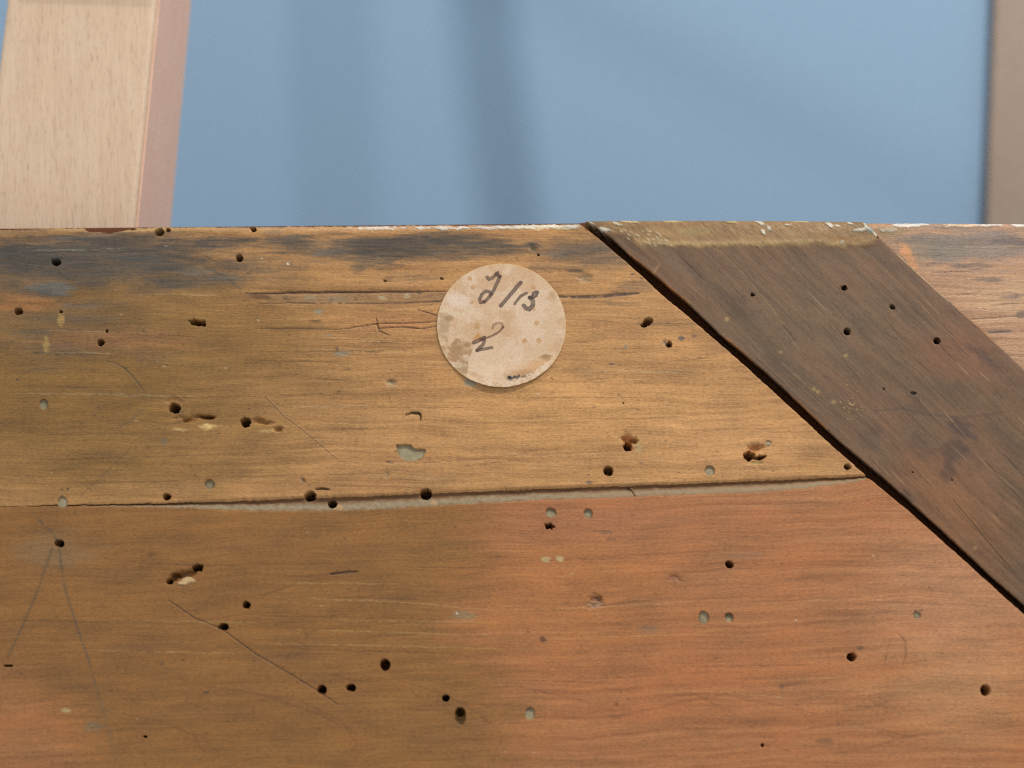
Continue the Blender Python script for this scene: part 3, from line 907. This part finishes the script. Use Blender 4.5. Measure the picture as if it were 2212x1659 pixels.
S.line([(1938, 1366), (1955, 1385), (1957, 1410), (1950, 1440)], 3.2, lin(130, 78, 52), .6, .05, gap=.25)
S.line([(1925, 1375), (1915, 1410), (1910, 1450)], 2.2, lin(140, 88, 60), .5, 0, gap=.3)
rs = np.random.RandomState(9)
for _ in range(160):
    cx, cy = rs.uniform(0, 2212), rs.uniform(1110, 1655)
    S.blob(cx, cy, rs.uniform(2, 8), rs.uniform(1.2, 2.6), lin(70, 44, 30) if rs.rand() < .92 else PALE, rs.uniform(.25, .6), soft=.5,
           rough=.5, sx=6, sy=3, seed=rs.randint(20), h=-.04)
S.build('plank', M_LO, root)

# ------------------------------------------------------------------ right plank, beyond the batten
rowsR = np.concatenate([np.linspace(0, 0.19, 190, endpoint=False), np.linspace(0.19, 1, 40)])
nf = 240
Y = np.repeat((481 + rowsR * 1700)[:, None], nf + 20, 1)
for _ in range(8):
    br = batR(Y) - 3.0
    F = np.maximum(br + 40, 2275)
    A = np.concatenate([np.linspace(0, 1, nf), np.ones(20)])[None, :]
    B = np.concatenate([np.zeros(nf), np.linspace(0, 1, 21)[1:]])[None, :]
    X = br + A * (F - br) + B * (4300 - F)
    tp = topR0(X) + jag(X, 51, 1.6)
    Y = tp + rowsR[:, None] * (2180 - tp)
S = Surf(X, Y)
S.blob(2100, 530, 210, 60, lin(128, 112, 98), .75, soft=.7, rough=.5, sx=60, sy=14)
S.blob(2010, 540, 100, 44, lin(120, 104, 84), .6, soft=.7, rough=.5, sx=40, sy=12)
S.blob(1960, 550, 16, 46, lin(206, 134, 80), .75, rot=-28, soft=.6, rough=.4, sx=20, sy=14)
S.blob(2180, 640, 130, 60, lin(206, 158, 112, .95), .5, soft=.8, rough=.4, sx=80, sy=14)
for cx, cy, rx, ry in [(2190, 520, 60, 14), (2080, 575, 80, 10), (2190, 640, 40, 8), (2140, 605, 50, 6), (2150, 715, 40, 6), (2206, 680, 14, 8)]:
    S.blob(cx, cy, rx, ry, lin(82, 70, 64), .6, soft=.7, rough=.8, sx=34, sy=6, seed=int(cx) % 17)
for cx, cy, rx, ry in [(2080, 487, 60, 5), (1960, 486, 34, 7), (2200, 486, 20, 6), (1920, 497, 22, 5), (1990, 484, 20, 4), (2140, 486, 30, 4)]:
    S.blob(cx, cy, rx, ry, lin(226, 212, 190) if cx != 2080 else lin(222, 184, 144), .7, soft=.4, rough=.8, sx=9, sy=4, seed=int(cx) % 9, h=.15)
S.blob(1920, 500, 50, 16, lin(140, 112, 74), .7, soft=.5, rough=.5, sx=20, sy=8)
S.round_edge(Y.ravel() - topR0(X.ravel()), 10)
wood_features(S)
for pts in [[(2040, 640), (2120, 632)], [(2090, 690), (2200, 684)], [(2130, 720), (2212, 716)], [(2010, 590), (2100, 586)], [(2140, 660), (2212, 655)]]:
    S.line(pts, 1.8, lin(80, 54, 38), .6, .1, gap=.4, wob=2)
S.build('plank', M_RT, root)

# ------------------------------------------------------------------ the diagonal batten, a millimetre proud
rowsB = np.concatenate([np.linspace(0, 0.46, 460, endpoint=False), np.linspace(0.46, 1, 30)])
nb = 330
Y = np.repeat((478 + rowsB * 1900)[:, None], nb, 1)
for _ in range(8):
    gl, br = gapR(Y), batR(Y)
    X = gl + np.linspace(0, 1, nb)[None, :] * (br - gl)
    tp = topB0(X) + jag(X, 55, 1.4)
    Y = tp + rowsB[:, None] * (2378 - tp)
S = Surf(X, Y)
xr, yr = S.X.copy(), S.Y.copy()
S.round_edge((xr - gapR(yr)) * .7, 2.5)
S.round_edge((batR(yr) - xr) * .7, 5)
S.round_edge(yr - topB0(xr), 8)
S.blob(1690, 700, 330, 160, lin(120, 98, 74), .5, soft=.9, rough=.4, sx=90, sy=60)
S.blob(2080, 760, 150, 130, lin(138, 92, 66), .5, rot=44, soft=.8, rough=.4, sx=90, sy=60)
S.blob(2060, 1100, 230, 130, lin(146, 98, 62), .7, rot=44, soft=.8, rough=.4, sx=90, sy=60)
S.blob(1700, 880, 190, 30, lin(140, 92, 66), .55, rot=42, soft=.8, rough=.4)
S.blob(1450, 560, 90, 20, lin(132, 108, 88), .5, rot=42, soft=.8, rough=.4)
for cx, cy, rx, ry, rot, al in [(2075, 925, 52, 22, 35, .7), (2060, 975, 34, 40, 60, .6), (2050, 1020, 20, 40, 15, .5), (1970, 880, 34, 16, 20, .35),
                                (1985, 960, 50, 24, 45, .3), (1690, 790, 60, 18, 42, .35), (1960, 1070, 34, 16, 40, .4), (1500, 590, 50, 14, 45, .3),
                                (2130, 780, 80, 16, 44, .4), (1970, 600, 80, 14, 44, .4), (1880, 950, 30, 40, 20, .3), (1600, 660, 70, 22, 44, .3)]:
    S.blob(cx, cy, rx, ry, lin(74, 56, 52), al, rot=rot, soft=.7, rough=.6, sx=22, sy=18, seed=int(cx) % 13)
S.line([(1890, 888), (1950, 884), (2010, 896), (2080, 902), (2130, 898), (2170, 890)], 4, lin(84, 68, 58), .5, 0, gap=.3, wob=3)
# old ground and glue along the top end
i = S.near(1250, 1930, 470, 545)
x, y = S.X[i], S.Y[i]
bd = 529 + 7 * (fbm(x / 26, y / 40, 71, 3) - .5) * 2 - 26 * sstep(1400, 1330, x) - 16 * sstep(1880, 1905, x)
a = sstep(9, -9, y - bd + 16 * (fbm(x / 11, y / 8, 72, 3) - .5))
S.tint(i, lin(176, 140, 96, .95), a * (.45 + .6 * fbm(x / 30, y / 12, 76, 3)))
S.H[i] += .16 * a * (.6 + .8 * fbm(x / 12, y / 9, 73, 3))
rim = np.exp(-((y - bd + 4) / 6.0) ** 2) * (0.3 + 0.9 * fbm(x / 10, y / 6, 74, 3))
S.tint(i, lin(206, 178, 128), np.clip(rim * .6, 0, 1) * sstep(1360, 1400, x) * sstep(1890, 1850, x))
S.H[i] += .10 * rim
S.blob(1780, 512, 60, 10, lin(150, 112, 60), .55, soft=.7, rough=.5, sx=20, sy=8)
S.blob(1850, 518, 50, 10, lin(156, 112, 58), .6, soft=.7, rough=.5, sx=20, sy=8)
S.blob(1500, 500, 60, 10, lin(166, 146, 96), .6, soft=.7, rough=.5, sx=20, sy=8)
rs = np.random.RandomState(3)
for _ in range(55):     # crumbs of white ground in the wedge beside the gap
    cx = rs.normal(1400, 32)
    cy = 512 + (cx - 1380) * .25 + rs.normal(0, 9)
    if cx > 1330 and cy < 533:
        S.blob(cx, cy, rs.uniform(2.5, 6), rs.uniform(1.6, 4), lin(206, 186, 150), .5, rot=rs.uniform(20, 70), soft=.5, rough=.5, sx=5, sy=4,
               seed=rs.randint(9), h=.12)
for cx, cy, rx, ry, rot, c_ in [(1306, 497, 14, 5.5, 8, WHITE), (1274, 482, 8, 4, 20, WHITE), (1360, 479, 22, 3.5, 4, lin(226, 200, 150)),
                                (1332, 484, 12, 4, 20, lin(220, 206, 176)), (1450, 478, 22, 2.5, 0, lin(222, 196, 140)), (1640, 481, 16, 4, 25, WHITE),
                                (1580, 480, 12, 2.5, 0, lin(222, 196, 140)), (1660, 494, 8, 5, 50, WHITE), (1648, 502, 8, 4, 60, WHITE), (1790, 485, 11, 5, 35, WHITE),
                                (1808, 489, 7, 2.5, 15, WHITE), (1730, 479, 20, 2.5, 0, lin(218, 192, 140)), (1858, 497, 22, 5, -8, WHITE),
                                (1870, 489, 4, 14, -40, WHITE), (1888, 504, 4, 12, -40, WHITE), (1818, 524, 4, 8, 30, lin(180, 176, 160)),
                                (1836, 483, 8, 3, 20, WHITE), (1700, 486, 6, 2.5, 0, WHITE), (1880, 497, 9, 12, 0, lin(172, 180, 176))]:
    S.blob(cx, cy, rx, ry, c_, .95, rot=rot, soft=.35, rough=.5, sx=7, sy=4, seed=int(cx) % 9, h=.22)
S.G += np.exp(-((yr - 490) / 14.0) ** 2) * .6
wood_features(S, True)
S.gouge(1880, 478, 13, 12, 2.6, rough=.15)
S.hole(1897, 511, 4, 5, 3, 0, .2, 3, CELL)
# splits and tool lines along its grain
S.line([(1543, 534), (1600, 590), (1656, 656), (1690, 702), (1719, 739)], 1.4, lin(60, 42, 32), .5, .08, gap=.12, taper=False)
S.line([(1545, 533), (1602, 589), (1658, 655), (1692, 701)], 1.2, lin(206, 176, 120), .5, 0, gap=.4, taper=False)
S.line([(2059, 1079), (2110, 1140), (2150, 1190), (2184, 1229)], 1.7, lin(60, 40, 28), .6, .15, gap=.12)
S.line([(2062, 1079), (2113, 1140), (2153, 1190)], 1.4, lin(196, 150, 90), .5, 0, gap=.3)
rs = np.random.RandomState(12)
for _ in range(130):
    cx = rs.uniform(1350, 2212)
    cy = rs.uniform(540, 1290)
    L_ = rs.uniform(20, 90)
    an = math.radians(46 + rs.normal(0, 3))
    if not gapR0(cy) < cx < batR0(cy):
        continue
    dark = rs.rand() < .6
    S.line([(cx, cy), (cx + L_ * math.cos(an), cy + L_ * math.sin(an))], rs.uniform(1.1, 1.7), lin(64, 48, 38) if dark else lin(176, 150, 110),
           rs.uniform(.25, .6), .05 if dark else -.02, gap=.35, seed=rs.randint(20))
for pts in [[(1350, 540), (1420, 600), (1490, 655)], [(1560, 722), (1640, 795)], [(1700, 846), (1790, 930)]]:      # bared orange arris
    S.line(pts, 4, lin(178, 118, 66), .6, 0, gap=.42)
S.line([(1410, 592), (1425, 570)], 5, lin(176, 130, 92), .5, 0, gap=.2)
S.line([(1936, 548), (1999, 605), (2050, 652)], 1.8, lin(224, 196, 150), .7, -.05, gap=.3)  # highlight along the batten's right arris, put into the colour
S.line([(2062, 663), (2121, 713), (2161, 752)], 1.8, lin(206, 150, 90), .6, -.05, gap=.3)
for _ in range(26):
    S.blob(1834 + rs.normal(0, 16), 880 + rs.normal(0, 18), 2.2, 1.8, lin(214, 176, 106), .8, soft=.4, rough=.3, h=.1)
for cx, cy in [(1766, 846), (1758, 840), (1828, 767), (2107, 1183), (1686, 760), (1570, 690), (1801, 868)]:
    S.blob(cx, cy, 6, 6, lin(190, 160, 104), .55, soft=.5, rough=.5, sx=6, sy=6)
S.build('batten', M_BT, root, w0=0.0009, back=-8.6, under=0.0028)

# ------------------------------------------------------------------ putty: joint strip, chip and plugs
xs = np.concatenate([np.linspace(62, 1872, 800)])
tt = np.linspace(0, 1, 16)
Xj = np.repeat(xs[None, :], 16, 0)
T0, B0 = jointT(xs) - 3, jointB(xs) + 3
Yj = T0[None, :] + tt[:, None] * (B0 - T0)[None, :]
S = Surf(Xj, Yj)
t2 = np.repeat(tt[:, None], 800, 1).ravel()
S.H += -1.15 + .95 * sstep(.10, .85, t2) + .30 * (fbm(S.X / 14, S.Y / 6, 81, 4) - .5)
amt = np.interp(S.X, [62, 200, 420, 520, 1150, 1300, 1700, 1872], [.9, .7, .35, .15, .35, .65, .85, .8])
S.tint(np.arange(S.X.size), lin(150, 122, 90), np.clip(amt + .7 * (fbm(S.X / 60, S.Y / 8, 83, 4) - .5), 0, 1))
S.tint(np.arange(S.X.size), lin(112, 74, 42), .9 * sstep(.62, .30, t2 + .25 * (fbm(S.X / 18, S.Y / 9, 85, 3) - .5)))
for cx, cy, rx in [(717, 1090, 10), (937, 1088, 9), (1366, 1060, 3), (730, 1096, 12)]:
    S.blob(cx, cy, rx, 9, lin(176, 140, 98), .8, soft=.4, rough=.4, sx=6, sy=5)
for k, (cx, cy, rx, ry, rot, irr) in enumerate(HOLES):
    if 600 < cx < 960 and 1060 < cy < 1095:
        S.hole(cx, cy, rx, ry, 7.0, rot, irr, seed=k % 40, cell=2.4)
S.line([(1355, 1050), (1366, 1060), (1372, 1072)], 2, LINE, .8, .5, gap=.05)


def putty_mat():
    m = NT('joint_putty')
    tc = m.node('ShaderNodeTexCoord').outputs['Object']
    v = m.mapping(tc, (1000, 1000, 1000))
    n = m.noise(m.mapping(v, (0.9, 1.8, 1)), 1.2, 5.0, 0.7)
    at = m.node('ShaderNodeAttribute', attribute_name='mark')
    base = m.mix(m.remap(n, 0.3, 0.7, 0, 1), rgba(lin(122, 100, 72, .8)), rgba(lin(172, 156, 124, .85)))
    m.link(m.mix(at.outputs['Alpha'], base, at.outputs['Color']), m.b.inputs['Base Color'])
    m.b.inputs['Roughness'].default_value = 0.75
    m.bump(n, 0.7, 0.0003)
    return m.mat


S.build('joint_filler', putty_mat(), root, back=-2.6)


def plug(name, cx, cy, outline, depth, seed, dome=0.12):
    """a small lump of putty: rings of points inside an outline, sunk below the wood"""
    rs = np.random.RandomState(seed)
    n = len(outline)
    verts, faces = [], []
    rings = [1.04, 0.86, 0.6, 0.3]
    tilt = rs.uniform(.08, .42)
    depth = depth * rs.uniform(.55, 1.7)
    for r in rings:
        for (ox, oy) in outline:
            u, v = plane_uv(cx + ox * r, cy + oy * r)
            h = -depth - (1 - r) * dome * -1 + rs.normal(0, .04) + tilt * oy * r / max(abs(o[1]) for o in outline)
            verts.append((u, v, h * 1e-3))
    u, v = plane_uv(cx, cy)
    verts.append((u, v, (-depth + dome) * 1e-3))
    for k in range(len(rings) - 1):
        for j in range(n):
            a, b = k * n + j, k * n + (j + 1) % n
            faces.append((b, a, a + n, b + n))
    for j in range(n):
        faces.append((len(rings) * n - n + (j + 1) % n, len(rings) * n - n + j, len(verts) - 1))
    return poly_object(name, verts, faces, M_PUTTY, root, smooth=True)


for k, (cx, cy, rx, ry) in enumerate(PLUGS):
    n = 20
    plug('putty_plug', cx, cy, [(rx * math.cos(a), ry * math.sin(a)) for a in np.arange(n) * 2 * math.pi / n], .42, k)

# the chip of grey putty let into the middle of the upper plank: a plate with its own broken outline
chip = [(856, 961), (887, 959), (894, 969), (919, 970), (914, 986), (900, 994), (872, 994), (860, 980)]
ccx, ccy = 886, 977
pts = []
for a, b in zip(chip, chip[1:] + chip[:1]):
    for t in (0, .33, .66):
        pts.append((a[0] + (b[0] - a[0]) * t - ccx + math.sin(a[0] * 3 + t * 9) * .8, a[1] + (b[1] - a[1]) * t - ccy + math.cos(a[1] * 2 + t * 7) * .8))
plug('putty_chip', ccx, ccy, pts, .38, 77, dome=.02)

# ------------------------------------------------------------------ solid core behind the planks (the painted side faces away)
cu0, cv0 = plane_uv(-1180, 500, -0.0085)
e = []
for w in (-0.0082, -0.0135):
    for (px, py) in [(-1180, 2490), (3200, 2490), (3200, 489), (1262, 481), (1246, 483), (-1180, 505)]:
        u, v = plane_uv(px, py, w)
        e.append((u, v, w))
poly_object('panel_core', e, [(0, 1, 2, 3, 4, 5), (11, 10, 9, 8, 7, 6)] + [((k + 1) % 6, k, k + 6, (k + 1) % 6 + 6) for k in range(6)], M_CORE, root)

# ------------------------------------------------------------------ the round paper label
lab = thing('paper_label', 'round aged paper label with brown handwritten numbers stuck on the panel', 'label',
            rot=(math.pi / 2 - LEAN, 0, 0))
LX, LY, LRX, LRY = 1083.4, 703.5, 139.5, 134.4
nr, na = 110, 560
rr = np.concatenate([np.linspace(0.002, 1.0, nr - 1), [1.0]])
an = np.linspace(0, 2 * math.pi, na)
R_, A_ = np.meshgrid(rr, an, indexing='ij')
wob_ = 1 + R_ ** 6 * (.010 * (fbm(np.cos(A_) * 6 + 40, np.sin(A_) * 6 + 40, 111, 4) - .5) + .006 * (noise2(np.cos(A_) * 38 + 90, np.sin(A_) * 38 + 90, 113) - .5))
S = Surf(LX + R_ * LRX * np.cos(A_) * wob_, LY + R_ * LRY * np.sin(A_) * wob_)
x, y = S.X, S.Y
allv = np.arange(x.size)


def lc(cx, cy):
    return 939.6 + cx * .1627, 572.4 + cy * .1627


S.tint(allv, lin(218, 192, 160, .93), np.ones(x.size))
S.tint(allv, lin(226, 206, 180, .93), .8 * sstep(.45, .62, fbm(x / 46, y / 40, 90, 4)))
S.tint(allv, lin(206, 172, 134, .93), .6 * sstep(.50, .66, fbm(x / 38, y / 34, 93, 4)))


def lblob(cx, cy, rx, ry, c_, al, **kw):
    X_, Y_ = lc(cx, cy)
    kw.setdefault('sx', 12)
    kw.setdefault('sy', 10)
    S.blob(X_, Y_, rx * .1627, ry * .1627, c_, al, **kw)


lblob(330, 480, 230, 110, lin(226, 212, 196, .95), .7, soft=.6, rough=.3)
lblob(700, 480, 330, 200, lin(214, 180, 144, .93), .5, soft=.8, rough=.3)
lblob(280, 1150, 280, 190, lin(164, 130, 90), .85, soft=.6, rough=.9, rot=10, sx=9, sy=8)
lblob(400, 1090, 120, 100, lin(160, 128, 88), .6, soft=.5, rough=.6)
lblob(350, 1380, 130, 150, lin(160, 130, 92), .8, soft=.4, rough=.5)
lblob(120, 800, 110, 200, lin(162, 138, 104), .6, soft=.6, rough=.6)
lblob(190, 710, 70, 40, lin(156, 132, 84), .7, soft=.5, rough=.4)
lblob(300, 1330, 130, 50, lin(216, 198, 172), .6, soft=.5, rough=.5)
lblob(420, 1110, 60, 30, lin(208, 178, 134), .6, soft=.6, rough=.5)
# the paler sheet edge: a tide line from the ochre corner to the bottom
ex = np.interp(y, [lc(0, 990)[1], lc(0, 1120)[1], lc(0, 1260)[1], lc(0, 1400)[1], lc(0, 1560)[1]],
               [lc(520, 0)[0], lc(500, 0)[0], lc(440, 0)[0], lc(435, 0)[0], lc(490, 0)[0]]) + 3 * (fbm(x / 9, y / 9, 97, 3) - .5)
mt = sstep(-.6, .6, x - ex) * sstep(lc(0, 1010)[1], lc(0, 1060)[1], y) * sstep(60, 20, x - ex)
S.tint(allv, lin(222, 200, 172, .95), .9 * mt)
lblob(820, 1250, 330, 200, lin(222, 200, 172, .95), .6, soft=.7, rough=.35)
lblob(1480, 1230, 100, 66, lin(150, 118, 74), .85, soft=.6, rough=.4)
lblob(1330, 1330, 260, 80, lin(204, 164, 118), .7, rot=-22, soft=.6, rough=.4)
lblob(1150, 1450, 300, 70, lin(176, 136, 92), .7, rot=-10, soft=.7, rough=.4)
lblob(1560, 400, 60, 60, lin(176, 150, 114), .5, soft=.6, rough=.5)
lblob(560, 1480, 200, 60, lin(190, 152, 112), .6, rot=25, soft=.7, rough=.5)
lblob(1540, 1120, 90, 50, lin(214, 176, 132), .6, soft=.7)
OCH = lin(196, 156, 104, .95)
for cx, cy, r in [(555, 808, 50), (1355, 770, 42), (1190, 1005, 38), (1380, 1005, 42), (1310, 300, 36), (503, 295, 36), (460, 180, 34), (490, 490, 30), (1315, 590, 26)]:
    lblob(cx, cy, r, r, OCH, .75, soft=.25, rough=.15)
tri = [lc(570, 893), lc(500, 1000), lc(632, 960)]


def half(p, q):
    return (q[0] - p[0]) * (y - p[1]) - (q[1] - p[1]) * (x - p[0])


h_ = np.maximum(np.maximum(half(tri[0], tri[1]) / 20, half(tri[1], tri[2]) / 20), half(tri[2], tri[0]) / 20)
h2 = np.maximum(np.maximum(-half(tri[0], tri[1]) / 20, -half(tri[1], tri[2]) / 20), -half(tri[2], tri[0]) / 20)
S.tint(allv, lin(196, 148, 90, .95), .85 * sstep(.5, -.5, np.minimum(h_, h2)))
INK = lin(58, 32, 34)
INK2 = lin(70, 44, 36)


def stroke(pts, w, c_=INK, al=.85, soft=.35):
    P_ = [lc(*p) for p in pts]
    d, t = seg_dist(x, y, P_)
    w = w * .1627 / 2 * 1.12
    al = min(.97, al * 1.1)
    m_ = sstep(1.12, 1 - soft, d / (w * (1 + .25 * (fbm(x / 6, y / 6, 99, 2) - .5))))
    edge = .75 + .25 * sstep(.3, .9, d / w)
    S.tint(allv, c_, al * m_ * edge * (.85 + .3 * fbm(x / 5, y / 5, 98, 2)))


stroke([(692, 160), (715, 190), (760, 172), (818, 118), (835, 100)], 44)
stroke([(815, 118), (862, 152)], 48)
stroke([(860, 155), (832, 225), (795, 300), (755, 380), (700, 450), (650, 490)], 44)
stroke([(650, 490), (605, 498), (594, 455), (625, 385), (670, 348), (720, 352), (742, 385)], 44)
stroke([(1138, 232), (1050, 335), (960, 440), (876, 538)], 50, lin(66, 44, 42), .9)
stroke([(1215, 372), (1140, 410), (1090, 470), (1058, 516)], 36, lin(68, 44, 40), .9)
stroke([(1355, 365), (1310, 375), (1340, 400), (1290, 425), (1258, 432)], 52, lin(40, 28, 32), .92)
stroke([(1258, 432), (1300, 475), (1300, 540), (1250, 588), (1205, 575), (1180, 540)], 56, lin(62, 46, 34), .9)
stroke([(765, 840), (775, 795), (830, 768), (890, 775), (905, 825)], 34, lin(136, 96, 64), .7)
stroke([(905, 820), (860, 880), (770, 935), (690, 965), (600, 995)], 28, lin(96, 62, 42), .85)
stroke([(660, 965), (580, 1000), (515, 1030)], 52, lin(82, 50, 36), .9)
stroke([(655, 1005), (640, 1055), (590, 1100), (558, 1132)], 46, lin(78, 50, 42), .88)
stroke([(560, 1135), (650, 1115), (755, 1095)], 40, INK2, .85)
for k in range(26):
    t = k / 25
    px_, py_ = 965 + 330 * t, 1515 - 45 * t + math.sin(k * 5.1) * 10
    lblob(px_, py_, 24 * (1.2 - t), 26 * (1.2 - .6 * t), lin(34, 30, 34), .85 * (1.1 - .7 * t) * (0.45 + .55 * ((k * 7) % 5 > 1)), soft=.4, rough=.6, sx=4, sy=4)
rim = np.hypot((x - LX) / LRX, (y - LY) / LRY)
S.tint(allv, lin(212, 184, 132), .5 * sstep(.965, .995, rim))
# lifted, crinkled lower right rim with a glossy film of glue
ang = np.degrees(np.arctan2((y - LY) / LRY, (x - LX) / LRX))
crk = sstep(28, 48, ang) * sstep(122, 105, ang) * sstep(.86, .93, rim)
S.tint(allv, lin(236, 222, 204), .55 * crk * sstep(.4, .6, fbm(x / 4, y / 4, 101, 3)))  # white glitter of the glue film put into the colour
S.G += crk * (0.5 + fbm(x / 3.5, y / 3.5, 103, 2))
S.H += .13 + .03 * (fbm(x / 30, y / 30, 105, 3) - .5) + crk * .09 * (fbm(x / 4.5, y / 4.5, 104, 3) - .5)
S.H += .95 * sstep(.50, 1.05, (y - LY) / LRY + .12 * (x - LX) / LRX) + .18 * sstep(.4, 1.0, -(x - LX) / LRX)
n_, m_ = S.shape
u, v = plane_uv(S.X, S.Y, 0.0002)
P = np.stack([u, v, S.H * 1e-3], 1).reshape(n_, m_, 3)
P[-1, :, 2] -= 0.00013
C4 = np.concatenate([S.C, S.A[:, None]], 1).reshape(n_, m_, 4)
o = grid_object('paper_disc', P, C4, S.G.reshape(n_, m_), M_PAPER, lab)

# ------------------------------------------------------------------ easel behind the panel
ez = thing('easel', 'pale beech easel mast rising behind the panel edge', 'easel', rot=(math.pi / 2 - LEAN, 0, 0))
WF = -0.0185                # front face of the mast


def on_mast(px, py):
    u, v = plane_uv(px, py, WF)
    return np.array([float(u), float(v)])


R0, R1 = on_mast(289, 491), on_mast(337, 0)
L0 = on_mast(13.6, 0)
ax = (R1 - R0) / np.linalg.norm(R1 - R0)
nr_ = np.array([ax[1], -ax[0]])
wd = float(np.dot(R1 - L0, nr_))
TOPV = 0.13
EXTV = 0.335
DEP = 0.034
base = R0 - ax * 0.45
top = R0 + ax * ((TOPV - R0[1]) / ax[1])
vs = []
for w in (WF, WF - DEP):
    for p in (base - nr_ * wd, base, top, top - nr_ * wd):
        vs.append((p[0], p[1], w))
poly_object('mast', vs, BOX_F, M_BEECH, ez, bevel=0.0014)
vs = []      # added sheet on the mast's side, its light put into a pinker colour
for w in (WF - 0.0016, WF - DEP - 0.0004):
    for p in (base - nr_ * .0006, base + nr_ * .0005, top + nr_ * .0005, top - nr_ * .0006):
        vs.append((p[0], p[1], w))
poly_object('lit_side_sheet', vs, BOX_F, M_LIT_SIDE, ez, bevel=0.0003)


def box_on(name, c0, half, w0, w1, mat, bevel=0.001):
    vs = []
    for w in (w0, w1):
        for sx, sy in ((-1, -1), (1, -1), (1, 1), (-1, 1)):
            p = c0 + nr_ * half[0] * sx + ax * half[1] * sy
            vs.append((p[0], p[1], w))
    return poly_object(name, vs, BOX_F, mat, ez, bevel=bevel)


mid = R1 - nr_ * wd / 2
box_on('clamp', mid + ax * 0.0205, (wd / 2 - .0005, 0.0135), WF - 0.002, WF + 0.007, M_BEECH)
e0 = R0 + ax * ((0.12 - R0[1]) / ax[1]) - nr_ * wd / 2
e1 = R0 + ax * ((EXTV - R0[1]) / ax[1]) - nr_ * wd / 2
box_on('shadow_caster_bar', (e0 + e1) / 2, (0.010, float(np.linalg.norm(e1 - e0)) / 2), WF - 0.010, WF - 0.026, M_BEECH)  # added out of view, made narrow to shape the left wall shadow
# added out of view: a rod placed to throw the narrow wall shadow, with holder
inv = Matrix.Rotation(math.pi / 2 - LEAN, 4, 'X').inverted()


def wall_pt(px, py):
    k = PXM * (D + WALL_Y) / D
    return np.array([(px - 1106) * k, WALL_Y, (829.5 - py) * k])


ROD_Y = 0.036


def toward(S_, L_):
    f = (S_[1] - ROD_Y) / (S_[1] - L_[1])
    return S_ + f * (np.array(L_) - S_)


ra, rb = toward(wall_pt(1105, 490), LAMP_A), toward(wall_pt(1040, 0), LAMP_A)
dr = (rb - ra) / (rb - ra)[2]
rod_lo, rod_hi = ra + dr * (0.165 - ra[2]), ra + dr * (0.305 - ra[2])


def bar(name, p, q, wx, wy, side):
    vs = []
    for c_ in (p, q):
        for sx, sy in ((-1, -1), (1, -1), (1, 1), (-1, 1)):
            if side == 'x':
                P_ = Vector((c_[0] + wx * sx, c_[1] + wy * sy, c_[2]))
            else:
                P_ = Vector((c_[0], c_[1] + wy * sy, c_[2] + wx * sx))
            vs.append(tuple(inv @ P_))
    return poly_object(name, vs, BOX_F, M_BEECH, ez, bevel=0.0008)


bar('shadow_caster_rod', rod_lo, rod_hi, 0.0037, 0.004, 'x')
et = Matrix.Rotation(math.pi / 2 - LEAN, 4, 'X') @ Vector((float(e1[0]), float(e1[1]) - .004, WF - 0.018))
bar('shadow_rod_holder', np.array([et.x, et.y, et.z]), np.array([rod_hi[0], rod_hi[1], et.z]), 0.005, 0.004, 'z')

# ------------------------------------------------------------------ post against the wall, and the wall
post = thing('wooden_post', 'blurred tan wooden post standing against the grey blue wall', 'post', loc=(0, WALL_Y, 0))
PY = WALL_Y - 0.005


def at_y(px, py, yy):
    k = PXM * (D + yy) / D
    return (px - 1106) * k, (829.5 - py) * k


x0, z0 = at_y(2132, 490, PY)
x1, z1 = at_y(2150, 0, PY)
sl = (x1 - x0) / (z1 - z0)
vs = []
for yy in (PY - WALL_Y, -0.0003):
    for (zz, off) in ((-0.6, 0), (-0.6, 0.055), (0.8, 0.055), (0.8, 0)):
        vs.append((x0 + sl * (zz - z0) + off, yy, zz))
poly_object('board', vs, BOX_F, M_POST, post, bevel=0.0015)

wl = poly_object('wall', [(-3, WALL_Y, -1.2), (3, WALL_Y, -1.2), (3, WALL_Y, 2.0), (-3, WALL_Y, 2.0)], [(0, 1, 2, 3)], M_WALL)
wl['kind'] = 'structure'
